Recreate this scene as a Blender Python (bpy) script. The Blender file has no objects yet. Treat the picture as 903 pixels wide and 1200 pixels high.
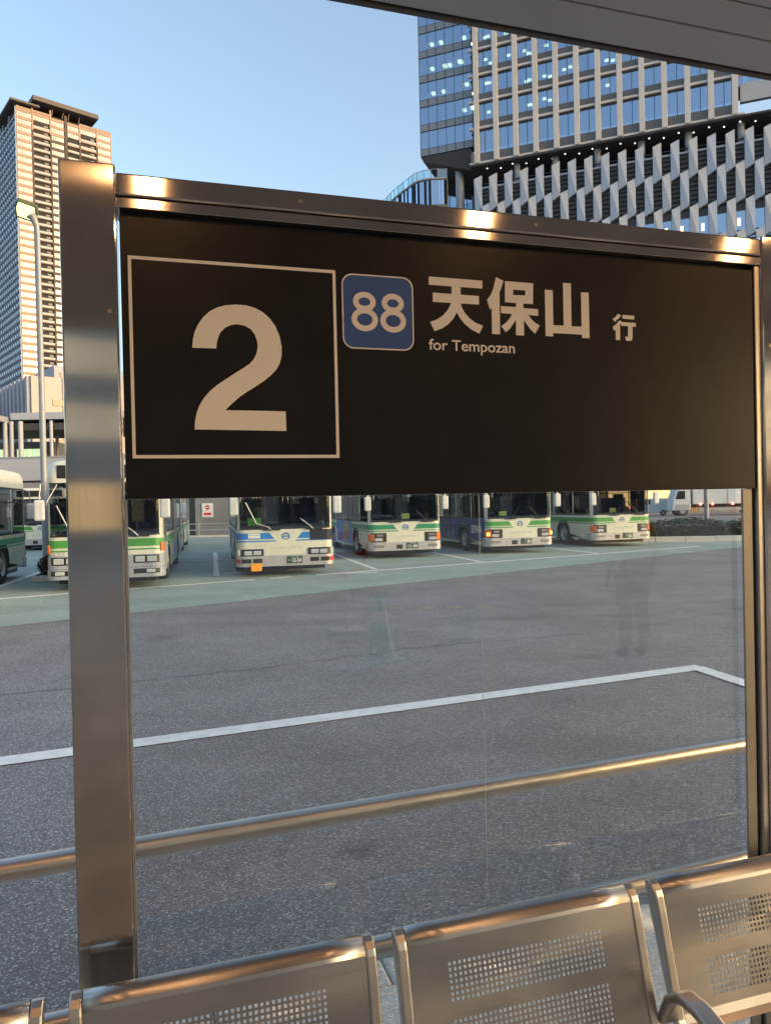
import bpy, bmesh, math, random
from mathutils import Vector, Matrix
random.seed(7)
scn = bpy.context.scene
COL = scn.collection
R = math.radians

# ------------------------------------------------------------------ camera, sky, sun, exposure
EYE = 1.8
pitch, roll = math.atan(8 / 875), math.atan(.022)
cam = bpy.data.objects.new('camera', bpy.data.cameras.new('camera'))
COL.objects.link(cam)
up0 = Vector((0, math.sin(pitch), math.cos(pitch)))
fwd = Vector((0, math.cos(pitch), -math.sin(pitch)))
cr = Vector((1, 0, 0)) * math.cos(roll) - up0 * math.sin(roll)
cu = Vector((1, 0, 0)) * math.sin(roll) + up0 * math.cos(roll)
cam.matrix_world = Matrix(((cr.x, cu.x, -fwd.x, 0), (cr.y, cu.y, -fwd.y, 0), (cr.z, cu.z, -fwd.z, EYE), (0, 0, 0, 1)))
cam.data.sensor_fit = 'VERTICAL'
cam.data.sensor_height = 36
cam.data.lens = 36 * 875 / 1200
cam.data.clip_start = .05
cam.data.clip_end = 3000
scn.camera = cam

SUN_EL, SUN_PHI = 9.0, 112.0          # direction TO the sun: phi clockwise from +Y
w = bpy.data.worlds.new('World'); scn.world = w; w.use_nodes = True
nt = w.node_tree; nt.nodes.clear()
sky = nt.nodes.new('ShaderNodeTexSky'); sky.sky_type = 'NISHITA'; sky.sun_disc = False
sky.sun_elevation = R(SUN_EL); sky.sun_rotation = R(SUN_PHI)
sky.altitude = 50; sky.air_density = 1.0; sky.dust_density = 4.2; sky.ozone_density = 1.0
bg = nt.nodes.new('ShaderNodeBackground'); bg.inputs[1].default_value = .15
out = nt.nodes.new('ShaderNodeOutputWorld')
nt.links.new(sky.outputs[0], bg.inputs[0]); nt.links.new(bg.outputs[0], out.inputs[0])
sl = bpy.data.lights.new('sun', 'SUN'); sl.energy = .08; sl.angle = R(.5); sl.color = (1, .78, .60)
so = bpy.data.objects.new('sun', sl); COL.objects.link(so)
sd = Vector((math.sin(R(SUN_PHI)) * math.cos(R(SUN_EL)), math.cos(R(SUN_PHI)) * math.cos(R(SUN_EL)), math.sin(R(SUN_EL))))
so.rotation_euler = sd.to_track_quat('Z', 'Y').to_euler()
scn.view_settings.view_transform = 'Standard'; scn.view_settings.look = 'None'
scn.view_settings.exposure = 1.82; scn.view_settings.gamma = 1
scn.cycles.max_bounces = 8; scn.cycles.transparent_max_bounces = 16
scn.cycles.caustics_reflective = False; scn.cycles.caustics_refractive = False

# ------------------------------------------------------------------ materials
MAT = {}
def mat(name, col=(.5, .5, .5), rough=.6, metal=0, var=.08, vscale=3.0, bump=0, bscale=40, spec=.5, emit=None, es=0, aniso=0, stretch=None):
    if name in MAT: return MAT[name]
    m = bpy.data.materials.new(name); m.use_nodes = True
    n, l = m.node_tree.nodes, m.node_tree.links
    b = n['Principled BSDF']
    b.inputs['Roughness'].default_value = rough; b.inputs['Metallic'].default_value = metal
    b.inputs['Specular IOR Level'].default_value = spec
    tc = n.new('ShaderNodeTexCoord'); mp = n.new('ShaderNodeMapping')
    l.new(tc.outputs['Object'], mp.inputs[0])
    if stretch: mp.inputs['Scale'].default_value = stretch
    nz = n.new('ShaderNodeTexNoise'); nz.inputs['Scale'].default_value = vscale; nz.inputs['Detail'].default_value = 5
    l.new(mp.outputs[0], nz.inputs['Vector'])
    if var > 0:
        r = n.new('ShaderNodeValToRGB')
        r.color_ramp.elements[0].position = .3; r.color_ramp.elements[1].position = .7
        r.color_ramp.elements[0].color = (*[c * (1 - var) for c in col], 1)
        r.color_ramp.elements[1].color = (*[min(1, c * (1 + var)) for c in col], 1)
        l.new(nz.outputs['Fac'], r.inputs[0]); l.new(r.outputs[0], b.inputs['Base Color'])
    else:
        b.inputs['Base Color'].default_value = (*col, 1)
    if bump:
        n2 = n.new('ShaderNodeTexNoise'); n2.inputs['Scale'].default_value = bscale; n2.inputs['Detail'].default_value = 4
        l.new(mp.outputs[0], n2.inputs['Vector'])
        bp = n.new('ShaderNodeBump'); bp.inputs['Strength'].default_value = bump; bp.inputs['Distance'].default_value = .01
        l.new(n2.outputs['Fac'], bp.inputs['Height']); l.new(bp.outputs[0], b.inputs['Normal'])
    if aniso:
        b.inputs['Anisotropic'].default_value = aniso
    if emit:
        b.inputs['Emission Color'].default_value = (*emit, 1); b.inputs['Emission Strength'].default_value = es
    MAT[name] = m
    return m

def brushed(name, col, rough, grain, tangent_axis='Z', rot=0.0, aniso=.75, bump=.04):
    m = bpy.data.materials.new(name); m.use_nodes = True
    n, l = m.node_tree.nodes, m.node_tree.links
    b = n['Principled BSDF']; b.inputs['Metallic'].default_value = 1
    b.inputs['Anisotropic'].default_value = aniso; b.inputs['Anisotropic Rotation'].default_value = rot
    tg = n.new('ShaderNodeTangent'); tg.direction_type = 'RADIAL'; tg.axis = tangent_axis
    l.new(tg.outputs[0], b.inputs['Tangent'])
    tc = n.new('ShaderNodeTexCoord'); mp = n.new('ShaderNodeMapping'); mp.inputs['Scale'].default_value = grain
    l.new(tc.outputs['Object'], mp.inputs[0])
    nz = n.new('ShaderNodeTexNoise'); nz.inputs['Scale'].default_value = 1; nz.inputs['Detail'].default_value = 6
    l.new(mp.outputs[0], nz.inputs['Vector'])
    mr = n.new('ShaderNodeMapRange'); mr.inputs[3].default_value = rough * .75; mr.inputs[4].default_value = rough * 1.3
    l.new(nz.outputs['Fac'], mr.inputs[0]); l.new(mr.outputs[0], b.inputs['Roughness'])
    # slow smudges in the tint, as on handled steel
    n2 = n.new('ShaderNodeTexNoise'); n2.inputs['Scale'].default_value = 7; n2.inputs['Detail'].default_value = 6
    l.new(tc.outputs['Object'], n2.inputs['Vector'])
    r = n.new('ShaderNodeValToRGB'); r.color_ramp.elements[0].position = .3; r.color_ramp.elements[1].position = .75
    r.color_ramp.elements[0].color = (*[c * .82 for c in col], 1); r.color_ramp.elements[1].color = (*[min(1, c * 1.06) for c in col], 1)
    l.new(n2.outputs['Fac'], r.inputs[0]); l.new(r.outputs[0], b.inputs['Base Color'])
    bp = n.new('ShaderNodeBump'); bp.inputs['Strength'].default_value = bump; bp.inputs['Distance'].default_value = .002
    if bump: l.new(nz.outputs['Fac'], bp.inputs['Height']); l.new(bp.outputs[0], b.inputs['Normal'])
    MAT[name] = m
    return m

def glass(name, tint=(1, 1, 1), refl=(1, 1, 1), boost=0.0, rough=0.0, front_only=True):
    """thin pane: transparent + Fresnel mirror on its outer side"""
    m = bpy.data.materials.new(name); m.use_nodes = True
    n, l = m.node_tree.nodes, m.node_tree.links; n.clear()
    o = n.new('ShaderNodeOutputMaterial'); mix = n.new('ShaderNodeMixShader')
    t = n.new('ShaderNodeBsdfTransparent'); t.inputs[0].default_value = (*tint, 1)
    g = n.new('ShaderNodeBsdfGlossy'); g.inputs['Color'].default_value = (*refl, 1); g.inputs['Roughness'].default_value = rough
    fr = n.new('ShaderNodeFresnel'); fr.inputs['IOR'].default_value = 1.5
    ad = n.new('ShaderNodeMath'); ad.operation = 'ADD'; ad.inputs[1].default_value = boost; ad.use_clamp = True
    l.new(fr.outputs[0], ad.inputs[0])
    ge = n.new('ShaderNodeNewGeometry')
    inv = n.new('ShaderNodeMath'); inv.operation = 'SUBTRACT'; inv.inputs[0].default_value = 1
    l.new(ge.outputs['Backfacing'], inv.inputs[1])
    mu = n.new('ShaderNodeMath'); mu.operation = 'MULTIPLY'
    l.new(ad.outputs[0], mu.inputs[0]); l.new(inv.outputs[0], mu.inputs[1])
    l.new(mu.outputs[0], mix.inputs[0]); l.new(t.outputs[0], mix.inputs[1]); l.new(g.outputs[0], mix.inputs[2])
    l.new(mix.outputs[0], o.inputs[0]); MAT[name] = m
    return m

def asphalt(name, lo, hi, chip, cscale=110, bump=.5, wear=(0.85, 1.15), stains_and_spots=()):
    m = bpy.data.materials.new(name); m.use_nodes = True
    n, l = m.node_tree.nodes, m.node_tree.links; b = n['Principled BSDF']
    b.inputs['Roughness'].default_value = .75; b.inputs['Specular IOR Level'].default_value = .35
    tc = n.new('ShaderNodeTexCoord')
    v = n.new('ShaderNodeTexVoronoi'); v.inputs['Scale'].default_value = cscale
    l.new(tc.outputs['Object'], v.inputs['Vector'])
    sp = n.new('ShaderNodeSeparateColor'); l.new(v.outputs['Color'], sp.inputs[0])
    r = n.new('ShaderNodeValToRGB'); e = r.color_ramp.elements
    e[0].position = 0; e[0].color = (*lo, 1); e[1].position = .72; e[1].color = (*hi, 1)
    q = e.new(.9); q.color = (*[c * 1.5 for c in hi], 1); q = e.new(.97); q.color = (*chip, 1)
    l.new(sp.outputs[0], r.inputs[0])
    nz = n.new('ShaderNodeTexNoise'); nz.inputs['Scale'].default_value = .55; nz.inputs['Detail'].default_value = 8; nz.inputs['Roughness'].default_value = .65
    l.new(tc.outputs['Object'], nz.inputs['Vector'])
    mr = n.new('ShaderNodeMapRange'); mr.inputs[1].default_value = .3; mr.inputs[2].default_value = .7
    mr.inputs[3].default_value = wear[0]; mr.inputs[4].default_value = wear[1]
    l.new(nz.outputs['Fac'], mr.inputs[0])
    mx = n.new('ShaderNodeMix'); mx.data_type = 'RGBA'; mx.blend_type = 'MULTIPLY'; mx.inputs['Factor'].default_value = 1
    l.new(r.outputs[0], mx.inputs['A']); l.new(mr.outputs[0], mx.inputs['B'])
    last = mx.outputs['Result']
    warp = n.new('ShaderNodeTexNoise'); warp.inputs['Scale'].default_value = 6; warp.inputs['Detail'].default_value = 4
    l.new(tc.outputs['Object'], warp.inputs['Vector'])
    for (sx, sy, sr, st, el) in stains_and_spots:
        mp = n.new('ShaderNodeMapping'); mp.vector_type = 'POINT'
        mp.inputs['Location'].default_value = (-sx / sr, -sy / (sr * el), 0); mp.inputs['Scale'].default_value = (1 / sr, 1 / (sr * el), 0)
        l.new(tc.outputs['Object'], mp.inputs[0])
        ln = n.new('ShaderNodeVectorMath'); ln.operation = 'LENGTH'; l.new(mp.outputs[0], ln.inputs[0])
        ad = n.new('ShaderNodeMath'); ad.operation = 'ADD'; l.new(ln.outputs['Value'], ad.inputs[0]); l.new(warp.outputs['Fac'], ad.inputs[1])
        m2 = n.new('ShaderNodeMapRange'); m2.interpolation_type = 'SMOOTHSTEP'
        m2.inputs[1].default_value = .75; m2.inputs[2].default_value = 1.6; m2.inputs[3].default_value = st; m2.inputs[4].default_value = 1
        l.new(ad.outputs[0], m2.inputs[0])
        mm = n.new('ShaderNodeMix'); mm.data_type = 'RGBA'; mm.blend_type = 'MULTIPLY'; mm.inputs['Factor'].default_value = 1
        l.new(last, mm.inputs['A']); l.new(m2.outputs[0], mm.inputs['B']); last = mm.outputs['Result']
    l.new(last, b.inputs['Base Color'])
    bp = n.new('ShaderNodeBump'); bp.inputs['Strength'].default_value = bump; bp.inputs['Distance'].default_value = .004
    l.new(v.outputs['Distance'], bp.inputs['Height']); bp.invert = True; l.new(bp.outputs[0], b.inputs['Normal'])
    MAT[name] = m
    return m

asphalt('asphalt', (.120, .119, .123), (.225, .222, .228), (.50, .49, .49), 125, .5, (.76, 1.18), [(-.17, 3.86, .10, .62, 1.0), (2.3, 8.6, .22, .75, .8), (-3.2, 10.5, .3, .74, 1.4), (5.8, 12, .45, .78, .6), (-4.2, 7.2, .16, .7, 1), (1.0, 5.5, 3.4, .9, .09), (.2, 11.6, 7, .88, .06), (1.4, 12.9, 7, .9, .05)])  # first entry is one round dark spot; the others are stains and tyre tracks
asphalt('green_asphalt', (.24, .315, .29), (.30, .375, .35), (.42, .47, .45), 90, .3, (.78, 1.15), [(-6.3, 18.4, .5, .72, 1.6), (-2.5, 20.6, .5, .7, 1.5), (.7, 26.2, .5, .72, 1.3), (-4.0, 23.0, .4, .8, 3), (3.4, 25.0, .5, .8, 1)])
asphalt('concrete', (.50, .49, .465), (.60, .585, .555), (.7, .69, .66), 160, .25)
def paint_mat():
    m = mat('road_paint', (.80, .81, .81), .6, var=.12, vscale=9, bump=.3, bscale=160)
paint_mat()
brushed('steel_post', (.60, .565, .53), .095, (260, 260, 3), rot=0.0, aniso=.95, bump=0)
brushed('steel_rail', (.56, .525, .50), .115, (4, 200, 300), rot=0.25, aniso=.93, bump=0)
brushed('steel_seat', (.43, .41, .395), .30, (6, 300, 300), rot=.25, aniso=.5)
brushed('steel_pipe', (.62, .57, .52), .36, (5, 120, 120), aniso=0)
brushed('alu_trim', (.52, .495, .465), .36, (60, 60, 60), aniso=0)
mat('channel_grey', (.30, .29, .28), .45, .5, vscale=20)
mat('sign_black', (.009, .0085, .010), .34, var=.3, vscale=9, spec=.28)
mat('sign_white', (.90, .90, .89), .45, var=.03)
mat('sign_blue', (.035, .11, .38), .4, var=.03)
glass('shelter_glass', (.93, .955, .955), boost=.085)
glass('bus_glass', (.50, .53, .55), (.72, .86, 1), .0)
glass('tower_glass', (.42, .47, .52), (.58, .74, .97), .52)
glass('terrace_glass', (.55, .78, .86), (.8, .95, 1), .2)
mat('canopy_board', (.56, .53, .52), .55, var=.05, vscale=2)
mat('canopy_trim', (.10, .085, .075), .5)
mat('canopy_dark', (.03, .028, .026), .7)
mat('lamp_warm', (.9, .7, .5), .4, var=0, emit=(1, .50, .20), es=58)
mat('lamp_house', (.25, .25, .25), .4, .5)
mat('street_lens', (.3, .34, .1), .3, var=0, emit=(.98, 1, .40), es=.55)
mat('lamp_head_dark', (.10, .12, .05), .5)
mat('pole_grey', (.30, .32, .35), .5, .2)
mat('bus_cream', (.66, .68, .585), .32, var=.06, vscale=4)
mat('bus_roof_white', (.70, .71, .68), .4, var=.06, vscale=2)
mat('bus_green', (.07, .32, .07), .35, var=.1)
mat('bus_teal', (.035, .27, .15), .35, var=.1)
mat('bus_blue', (.03, .22, .62), .35, var=.1)
mat('bus_silver', (.46, .47, .49), .38, .3, var=.1, vscale=8)
mat('bus_bumper_grey', (.33, .36, .43), .45, var=.1, vscale=8)
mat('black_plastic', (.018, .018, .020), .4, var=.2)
mat('dark_inside', (.025, .025, .027), .8)
mat('seat_fabric', (.10, .12, .17), .9, var=.5, vscale=2.5)
mat('rubber', (.022, .022, .023), .8, bump=.3)
mat('rim_steel', (.40, .40, .41), .4, .7)
mat('headlamp', (.75, .78, .80), .12, .5, var=.1, vscale=60)
mat('amber', (.75, .17, .02), .25, var=.08)
mat('amber_lit', (1, .5, .05), .25, var=0, emit=(1, .45, .05), es=3)
mat('plate_green', (.02, .07, .045), .4)
mat('print_white', (.78, .79, .78), .5, var=.03)
mat('print_blue', (.05, .16, .42), .5, var=.05)
mat('print_grey', (.30, .34, .42), .5)
mat('card_green', (.22, .62, .13), .6)
mat('card_yellow', (.55, .70, .22), .6)
mat('flap_orange', (.9, .36, .01), .5)
mat('ad_blue', (.025, .05, .20), .35, var=.12)
mat('ad_sky', (.06, .22, .60), .35, var=.2, vscale=6)
mat('ad_yellow', (.75, .55, .05), .4)
mat('ad_orange', (.70, .25, .06), .4)
mat('ad_purple', (.16, .05, .28), .4)
mat('ad_skin', (.38, .24, .24), .5)
mat('mirror_white', (.66, .68, .70), .4)
mat('concrete_wall', (.22, .22, .235), .8, var=.15, vscale=.6, bump=.2, bscale=8)
mat('dark_wall', (.055, .056, .06), .8, var=.2, vscale=.7)
mat('fascia_grey', (.40, .42, .47), .6, var=.05, vscale=.4)
mat('steel_grey', (.36, .37, .40), .5, .3)
mat('pink_wall', (.50, .42, .40), .8, var=.06, vscale=.5)
mat('blue_wall', (.36, .38, .44), .8, var=.06, vscale=.5)
mat('win_dark', (.03, .035, .045), .12, var=.2)
mat('win_teal', (.03, .22, .22), .15)
mat('win_lit', (.5, .6, .4), .5, var=.15, vscale=2, emit=(.75, 1, .55), es=.25)
mat('tower_peach', (.33, .24, .195), .8, var=.04, vscale=.2)
mat('tower_brown', (.085, .066, .060), .8, var=.06, vscale=.2)
mat('tower_roof', (.11, .09, .085), .7)
mat('tower_blue', (.30, .36, .46), .7, var=.05, vscale=.2)
mat('tower_pane', (.30, .295, .285), .16, .35, var=.3, vscale=.35)
mat('tower_pane_blue', (.18, .24, .34), .10, .6, var=.4, vscale=.3)
mat('tower_balcony', (.33, .35, .37), .5, var=.06, vscale=.4)
mat('brown_paving', (.23, .20, .18), .8, var=.25, vscale=3, bump=.3, bscale=60)
mat('tower_mullion', (.14, .14, .15), .5)
mat('tower_dark', (.022, .020, .020), .8)
mat('pillar_stone', (.62, .57, .54), .7, var=.04, vscale=.4)
mat('spandrel', (.13, .125, .13), .4, var=.06, vscale=.3)
mat('spandrel_light', (.21, .24, .29), .4, var=.06, vscale=.3)
mat('mullion', (.035, .04, .05), .4)
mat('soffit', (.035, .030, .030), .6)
mat('fin_grey', (.45, .47, .52), .6, var=.04, vscale=.5)
mat('fin_blue', (.40, .45, .55), .6, var=.04, vscale=.5)
mat('louver', (.060, .062, .068), .5)
mat('room_dark', (.05, .07, .10), .9)
mat('office_lamp', (.9, .95, .6), .5, var=0, emit=(.9, 1, .55), es=2.2)
mat('office_lamp_warm', (.9, .6, .3), .5, var=0, emit=(1, .55, .2), es=1.6)
mat('downlight', (.9, .9, .9), .5, var=0, emit=(1, .95, .9), es=.9)
mat('leaf_dark', (.030, .052, .022), .6, var=.5, vscale=6)
mat('leaf_red', (.085, .05, .03), .6, var=.4, vscale=6)
mat('twig', (.06, .04, .025), .8)
mat('soil', (.06, .045, .035), .9)
mat('truck_white', (.62, .66, .70), .4, var=.05, vscale=1)
mat('red_lit', (1, .1, .1), .3, var=0, emit=(1, .12, .08), es=4)
mat('brown_block', (.30, .17, .08), .8, var=.2, vscale=.5)
mat('shop_glow', (.9, .6, .3), .5, var=.3, vscale=1.2, emit=(1, .55, .2), es=.5)
mat('cone_green', (.06, .55, .33), .45)
mat('sign_red', (.65, .04, .04), .4)
mat('sign_face', (.55, .58, .62), .5)
mat('tactile_yellow', (.75, .55, .05), .7)
mat('paper', (.75, .77, .78), .7)
mat('back_wall', (.40, .39, .38), .8, var=.1, vscale=.3)
mat('reflection_glow', (.4, .35, .28), .5, var=.4, vscale=.35, emit=(1, .66, .28), es=.30)
mat('back_pane_glow', (.3, .28, .24), .3, var=.5, vscale=.4, emit=(1, .84, .60), es=.17)
mat('wood_panel', (.32, .15, .07), .6, var=.25, vscale=1.5, stretch=(8, 8, 1))

# ------------------------------------------------------------------ mesh helpers
class MB:
    def __init__(s): s.v = []; s.f = []
    def face(s, pts):
        i = len(s.v); s.v += [tuple(p) for p in pts]; s.f.append(tuple(range(i, i + len(pts)))); return s
    def box(s, x0, x1, y0, y1, z0, z1, M=None):
        P = [Vector((x, y, z)) for z in (z0, z1) for y in (y0, y1) for x in (x0, x1)]
        if M: P = [M @ p for p in P]
        i = len(s.v); s.v += [tuple(p) for p in P]
        s.f += [tuple(i + k for k in q) for q in ((0, 2, 3, 1), (4, 5, 7, 6), (0, 1, 5, 4), (2, 6, 7, 3), (0, 4, 6, 2), (1, 3, 7, 5))]
        return s
    def prism(s, pts, f, w0, w1):
        """2D outline (ccw seen from +w) extruded from w0 to w1 through the map f(u,v,w)"""
        n = len(pts); i = len(s.v)
        s.v += [tuple(f(u, v, w0)) for u, v in pts] + [tuple(f(u, v, w1)) for u, v in pts]
        s.f.append(tuple(i + k for k in range(n - 1, -1, -1))); s.f.append(tuple(i + n + k for k in range(n)))
        for k in range(n): s.f.append((i + k, i + (k + 1) % n, i + n + (k + 1) % n, i + n + k))
        return s
    def tube(s, path, r, n=12, cap=True):
        P = [Vector(p) for p in path]; i = len(s.v); m = len(P)
        rr = r if isinstance(r, (list, tuple)) else [r] * m
        up = None
        for k, p in enumerate(P):
            t = (P[min(k + 1, m - 1)] - P[max(k - 1, 0)]).normalized()
            if up is None: up = Vector((0, 0, 1)) if abs(t.z) < .9 else Vector((1, 0, 0))
            a = t.cross(up).normalized(); b = a.cross(t)
            for j in range(n):
                q = 2 * math.pi * j / n
                s.v.append(tuple(p + (a * math.cos(q) + b * math.sin(q)) * rr[k]))
        for k in range(m - 1):
            for j in range(n):
                s.f.append((i + k * n + j, i + k * n + (j + 1) % n, i + (k + 1) * n + (j + 1) % n, i + (k + 1) * n + j))
        if cap:
            s.f.append(tuple(i + j for j in range(n - 1, -1, -1))); s.f.append(tuple(i + (m - 1) * n + j for j in range(n)))
        return s
    def mesh(s, name):
        me = bpy.data.meshes.new(name); me.from_pydata(s.v, [], s.f)
        return me
    def obj(s, name, m, parent=None, bevel=0, seg=2, smooth=False, fix=True):
        me = s.mesh(name)
        if fix:
            b = bmesh.new(); b.from_mesh(me); bmesh.ops.recalc_face_normals(b, faces=b.faces); b.to_mesh(me); b.free()
        return link(name, me, m, parent, bevel, seg, smooth)

def link(name, me, m=None, parent=None, bevel=0, seg=2, smooth=False):
    if m is not None and not len(me.materials): me.materials.append(MAT[m])
    if smooth:
        for p in me.polygons: p.use_smooth = True
        try: me.set_sharp_from_angle(angle=R(40))
        except Exception: pass
    o = bpy.data.objects.new(name, me); COL.objects.link(o)
    if parent is not None: o.parent = parent
    if bevel:
        b = o.modifiers.new('bevel', 'BEVEL'); b.width = bevel; b.segments = seg; b.limit_method = 'ANGLE'
    return o

def tag(o, label=None, cat=None, group=None, kind=None):
    if label: o['label'] = label
    if cat: o['category'] = cat
    if group: o['group'] = group
    if kind: o['kind'] = kind
    return o
def thing(name, label, cat, loc=(0, 0, 0), rz=0, group=None):
    o = bpy.data.objects.new(name, None); COL.objects.link(o)
    o.location = loc; o.rotation_euler = (0, 0, rz); o.empty_display_size = .1
    return tag(o, label, cat, group)
def copy_tree(o, parent=None):
    c = o.copy(); COL.objects.link(c)
    if parent is not None: c.parent = parent
    for ch in o.children: copy_tree(ch, c)
    return c

def text_mesh(txt, width, height, bold=0.0, thick=.001):
    """mesh lettering centred on the origin in the XY plane, scaled to width x height"""
    cu_ = bpy.data.curves.new('lettering', 'FONT'); cu_.body = txt; cu_.offset = bold; cu_.extrude = 0
    cu_.resolution_u = 6
    o = bpy.data.objects.new('lettering', cu_); COL.objects.link(o)
    dg = bpy.context.evaluated_depsgraph_get(); dg.update()
    me = bpy.data.meshes.new_from_object(o.evaluated_get(dg))
    bpy.data.objects.remove(o)
    xs = [v.co.x for v in me.vertices]; ys = [v.co.y for v in me.vertices]
    x0, x1, y0, y1 = min(xs), max(xs), min(ys), max(ys)
    for v in me.vertices:
        v.co.x = (v.co.x - (x0 + x1) / 2) * width / (x1 - x0)
        v.co.y = (v.co.y - (y0 + y1) / 2) * height / (y1 - y0)
    while len(me.materials): me.materials.pop()
    return me
def lettering(name, txt, width, height, M, m, parent, bold=0.0):
    me = text_mesh(txt, width, height, bold)
    me.transform(M)
    return link(name, me, m, parent)

# ------------------------------------------------------------------ ground, lot, markings
def sheet(name, pts, z, m, label=None):
    o = MB().face([(x, y, z) for x, y in pts]).obj(name, m, fix=False)
    tag(o, label, kind='structure')
    if o.data.polygons[0].normal.z < 0:
        o.data.flip_normals()
    return o
PHI = R(72.9)
D = Vector((math.sin(PHI), math.cos(PHI), 0)); N = Vector((math.cos(PHI), -math.sin(PHI), 0))
P0 = Vector((-.58773, 1.38, 0)); PAVE = .15; ROTS = math.pi / 2 - PHI
def SP(s, p, z=0): return P0 + D * s + N * p + Vector((0, 0, z))

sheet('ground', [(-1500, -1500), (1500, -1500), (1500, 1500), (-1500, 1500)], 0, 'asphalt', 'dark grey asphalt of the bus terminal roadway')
sheet('bus_lot', [(-40, -15.2), (-22, -.84), (-6.15, 11.82), (12.91, 27.05), (16.4, 29.9), (8.0, 33), (10, 50.5), (-60, 50.5), (-60, 0)], .004, 'green_asphalt', 'worn grey green painted surface of the bus parking lot')
def stripe_line(a, b, wd, z=.008, label='white painted line on the asphalt'):
    a, b = Vector(a), Vector(b); t = (b - a).normalized(); q = Vector((-t.y, t.x)) * wd / 2
    return sheet('road_marking', [a - q, b - q, b + q, a + q], z, 'road_paint', label)
bd = Vector((math.sin(R(58.5)), math.cos(R(58.5)))); b0 = Vector((-5.77, 17.19))
stripe_line(b0 - bd * 8, b0 + bd * 2.9, .2); stripe_line(b0 + bd * 3.3, b0 + bd * 3.9, .2)
stripe_line(b0 + bd * 4.6, b0 + bd * 20.6, .22)
stripe_line((-1.1, 19.85), (-.25, 20.0), .16)
ax = Vector((math.sin(R(-13)), math.cos(R(-13))))
for c, ln in (((-4.56, 20.0), 11), ((2.9, 22.7), 10), ((7.2, 25.2), 10), ((-8.9, 15.7), 9), ((-.3, 20.9), 10)):
    c = Vector(c); stripe_line(c, c + ax * ln, .15)
stripe_line((-4.5, 20.7), (-2.6, 21.2), .13); stripe_line((-7.3, 26.2), (-4.8, 26.4), .13)
wd_ = Vector((math.sin(R(67.6)), math.cos(R(67.6)))); w0 = Vector((3.25, 7.9))
stripe_line(w0 - wd_ * 14, w0 + wd_ * .09, .21); stripe_line(w0, w0 + Vector((.228, -.974)) * 3.6, .19, .012)
def crack(pts, seed, wd=.018):
    r = random.Random(seed); P = [Vector(p) for p in pts]; out_ = []
    for a, b in zip(P, P[1:]):
        for k in range(14): out_.append(a.lerp(b, k / 14) + Vector((r.gauss(0, .025), r.gauss(0, .03))))
    mb = MB()
    for a, b in zip(out_, out_[1:]):
        t = (b - a).normalized(); q = Vector((-t.y, t.x)) * wd * r.uniform(.3, 1) / 2
        mb.face([(a.x - q.x, a.y - q.y, .006), (b.x - q.x, b.y - q.y, .006), (b.x + q.x, b.y + q.y, .006), (a.x + q.x, a.y + q.y, .006)])
    o = mb.obj('road_crack', 'crack', fix=False); tag(o, 'thin dark crack across the asphalt roadway', kind='structure')
    for p in o.data.polygons:
        if p.normal.z < 0: p.flip()
mat('crack', (.07, .07, .072), .9)
crack([(-6, 6.9), (-3.5, 7.5), (-1.4, 8.35), (.2, 9.3), (3, 10.2), (7, 12.8)], 4)
# kerbed bus island the camera stands on
isl = MB()
def SPt(s, p, z): v = SP(s, p, z); return (v.x, v.y, v.z)
isl.face([SPt(-25, -.95, PAVE), SPt(25, -.95, PAVE), SPt(25, .32, PAVE), SPt(-25, .32, PAVE)])
pv = MB()
for i in range(-9, 9):
    for j in range(16):
        s0, p0 = i * .9 + .004, .324 + j * .9
        pv.box(s0, s0 + .892, -p0 - .892, -p0, -.05, PAVE + random.uniform(-.001, .001))
o = pv.obj('paving_slab', 'brown_paving', None, fix=True); tag(o, 'brown paving slabs of the bus stop island behind the seats', kind='structure'); o.location = SP(0, 0, 0); o.rotation_euler.z = ROTS
o = MB().face([SPt(-25, .30, PAVE - .012), SPt(25, .30, PAVE - .012), SPt(25, 16, PAVE - .012), SPt(-25, 16, PAVE - .012)]).obj('paving_bed', 'brown_paving', fix=False); tag(o, 'brown paving bed of the bus stop island', kind='structure')
if o.data.polygons[0].normal.z < 0: o.data.flip_normals()
o = isl.obj('pavement', 'concrete', fix=False); tag(o, 'pale concrete pavement of the bus stop island', kind='structure')
if o.data.polygons[0].normal.z < 0: o.data.flip_normals()
kb = thing('kerb', 'pale concrete kerb along the edge of the bus stop island', 'kerb', SP(0, -1.03, 0), ROTS); kb['kind'] = 'structure'; del kb['category']
me_k = MB().box(-.298, .298, -.08, .078, 0, PAVE + .003).mesh('kerb_stone'); me_k.materials.append(MAT['concrete'])
for i in range(-12, 14):
    o = link('kerb_stone', me_k, None, kb, .012); o.location = (i * .6, 0, 0)

# ------------------------------------------------------------------ stop sign with wind screen
sg = thing('bus_stop_sign', 'stainless framed black bus stop sign with a large number 2 above clear glass', 'bus stop sign', SP(0, 0, PAVE), ROTS)
def lb(mb, s0, s1, p0, p1, z0, z1): return mb.box(s0, s1, -p1, -p0, z0 - PAVE, z1 - PAVE)
def post(s0, s1, ztop, dp=.10, name='post'):
    return lb(MB(), s0, s1, -dp, 0, PAVE, ztop).obj(name, 'steel_post', sg, .0035, 2)
post(-.001, .0985, 2.453); post(1.600, 1.700, 2.446, .056)
lb(MB(), .0990, 1.5995, -.085, -.002, 2.396, 2.4385).obj('top_rail', 'steel_rail', sg, .004, 3)
lb(MB(), .0990, 1.5995, -.080, -.006, 2.374, 2.394).obj('rail_lip', 'steel_rail', sg, .0015)
lb(MB(), .104, 1.597, -.075, -.030, 2.362, 2.3735).obj('rail_shadow_gap', 'canopy_dark', sg)
lb(MB(), .1035, 1.581, -.070, -.010, 1.822, 2.3615).obj('sign_panel', 'sign_black', sg, .0015)
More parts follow.
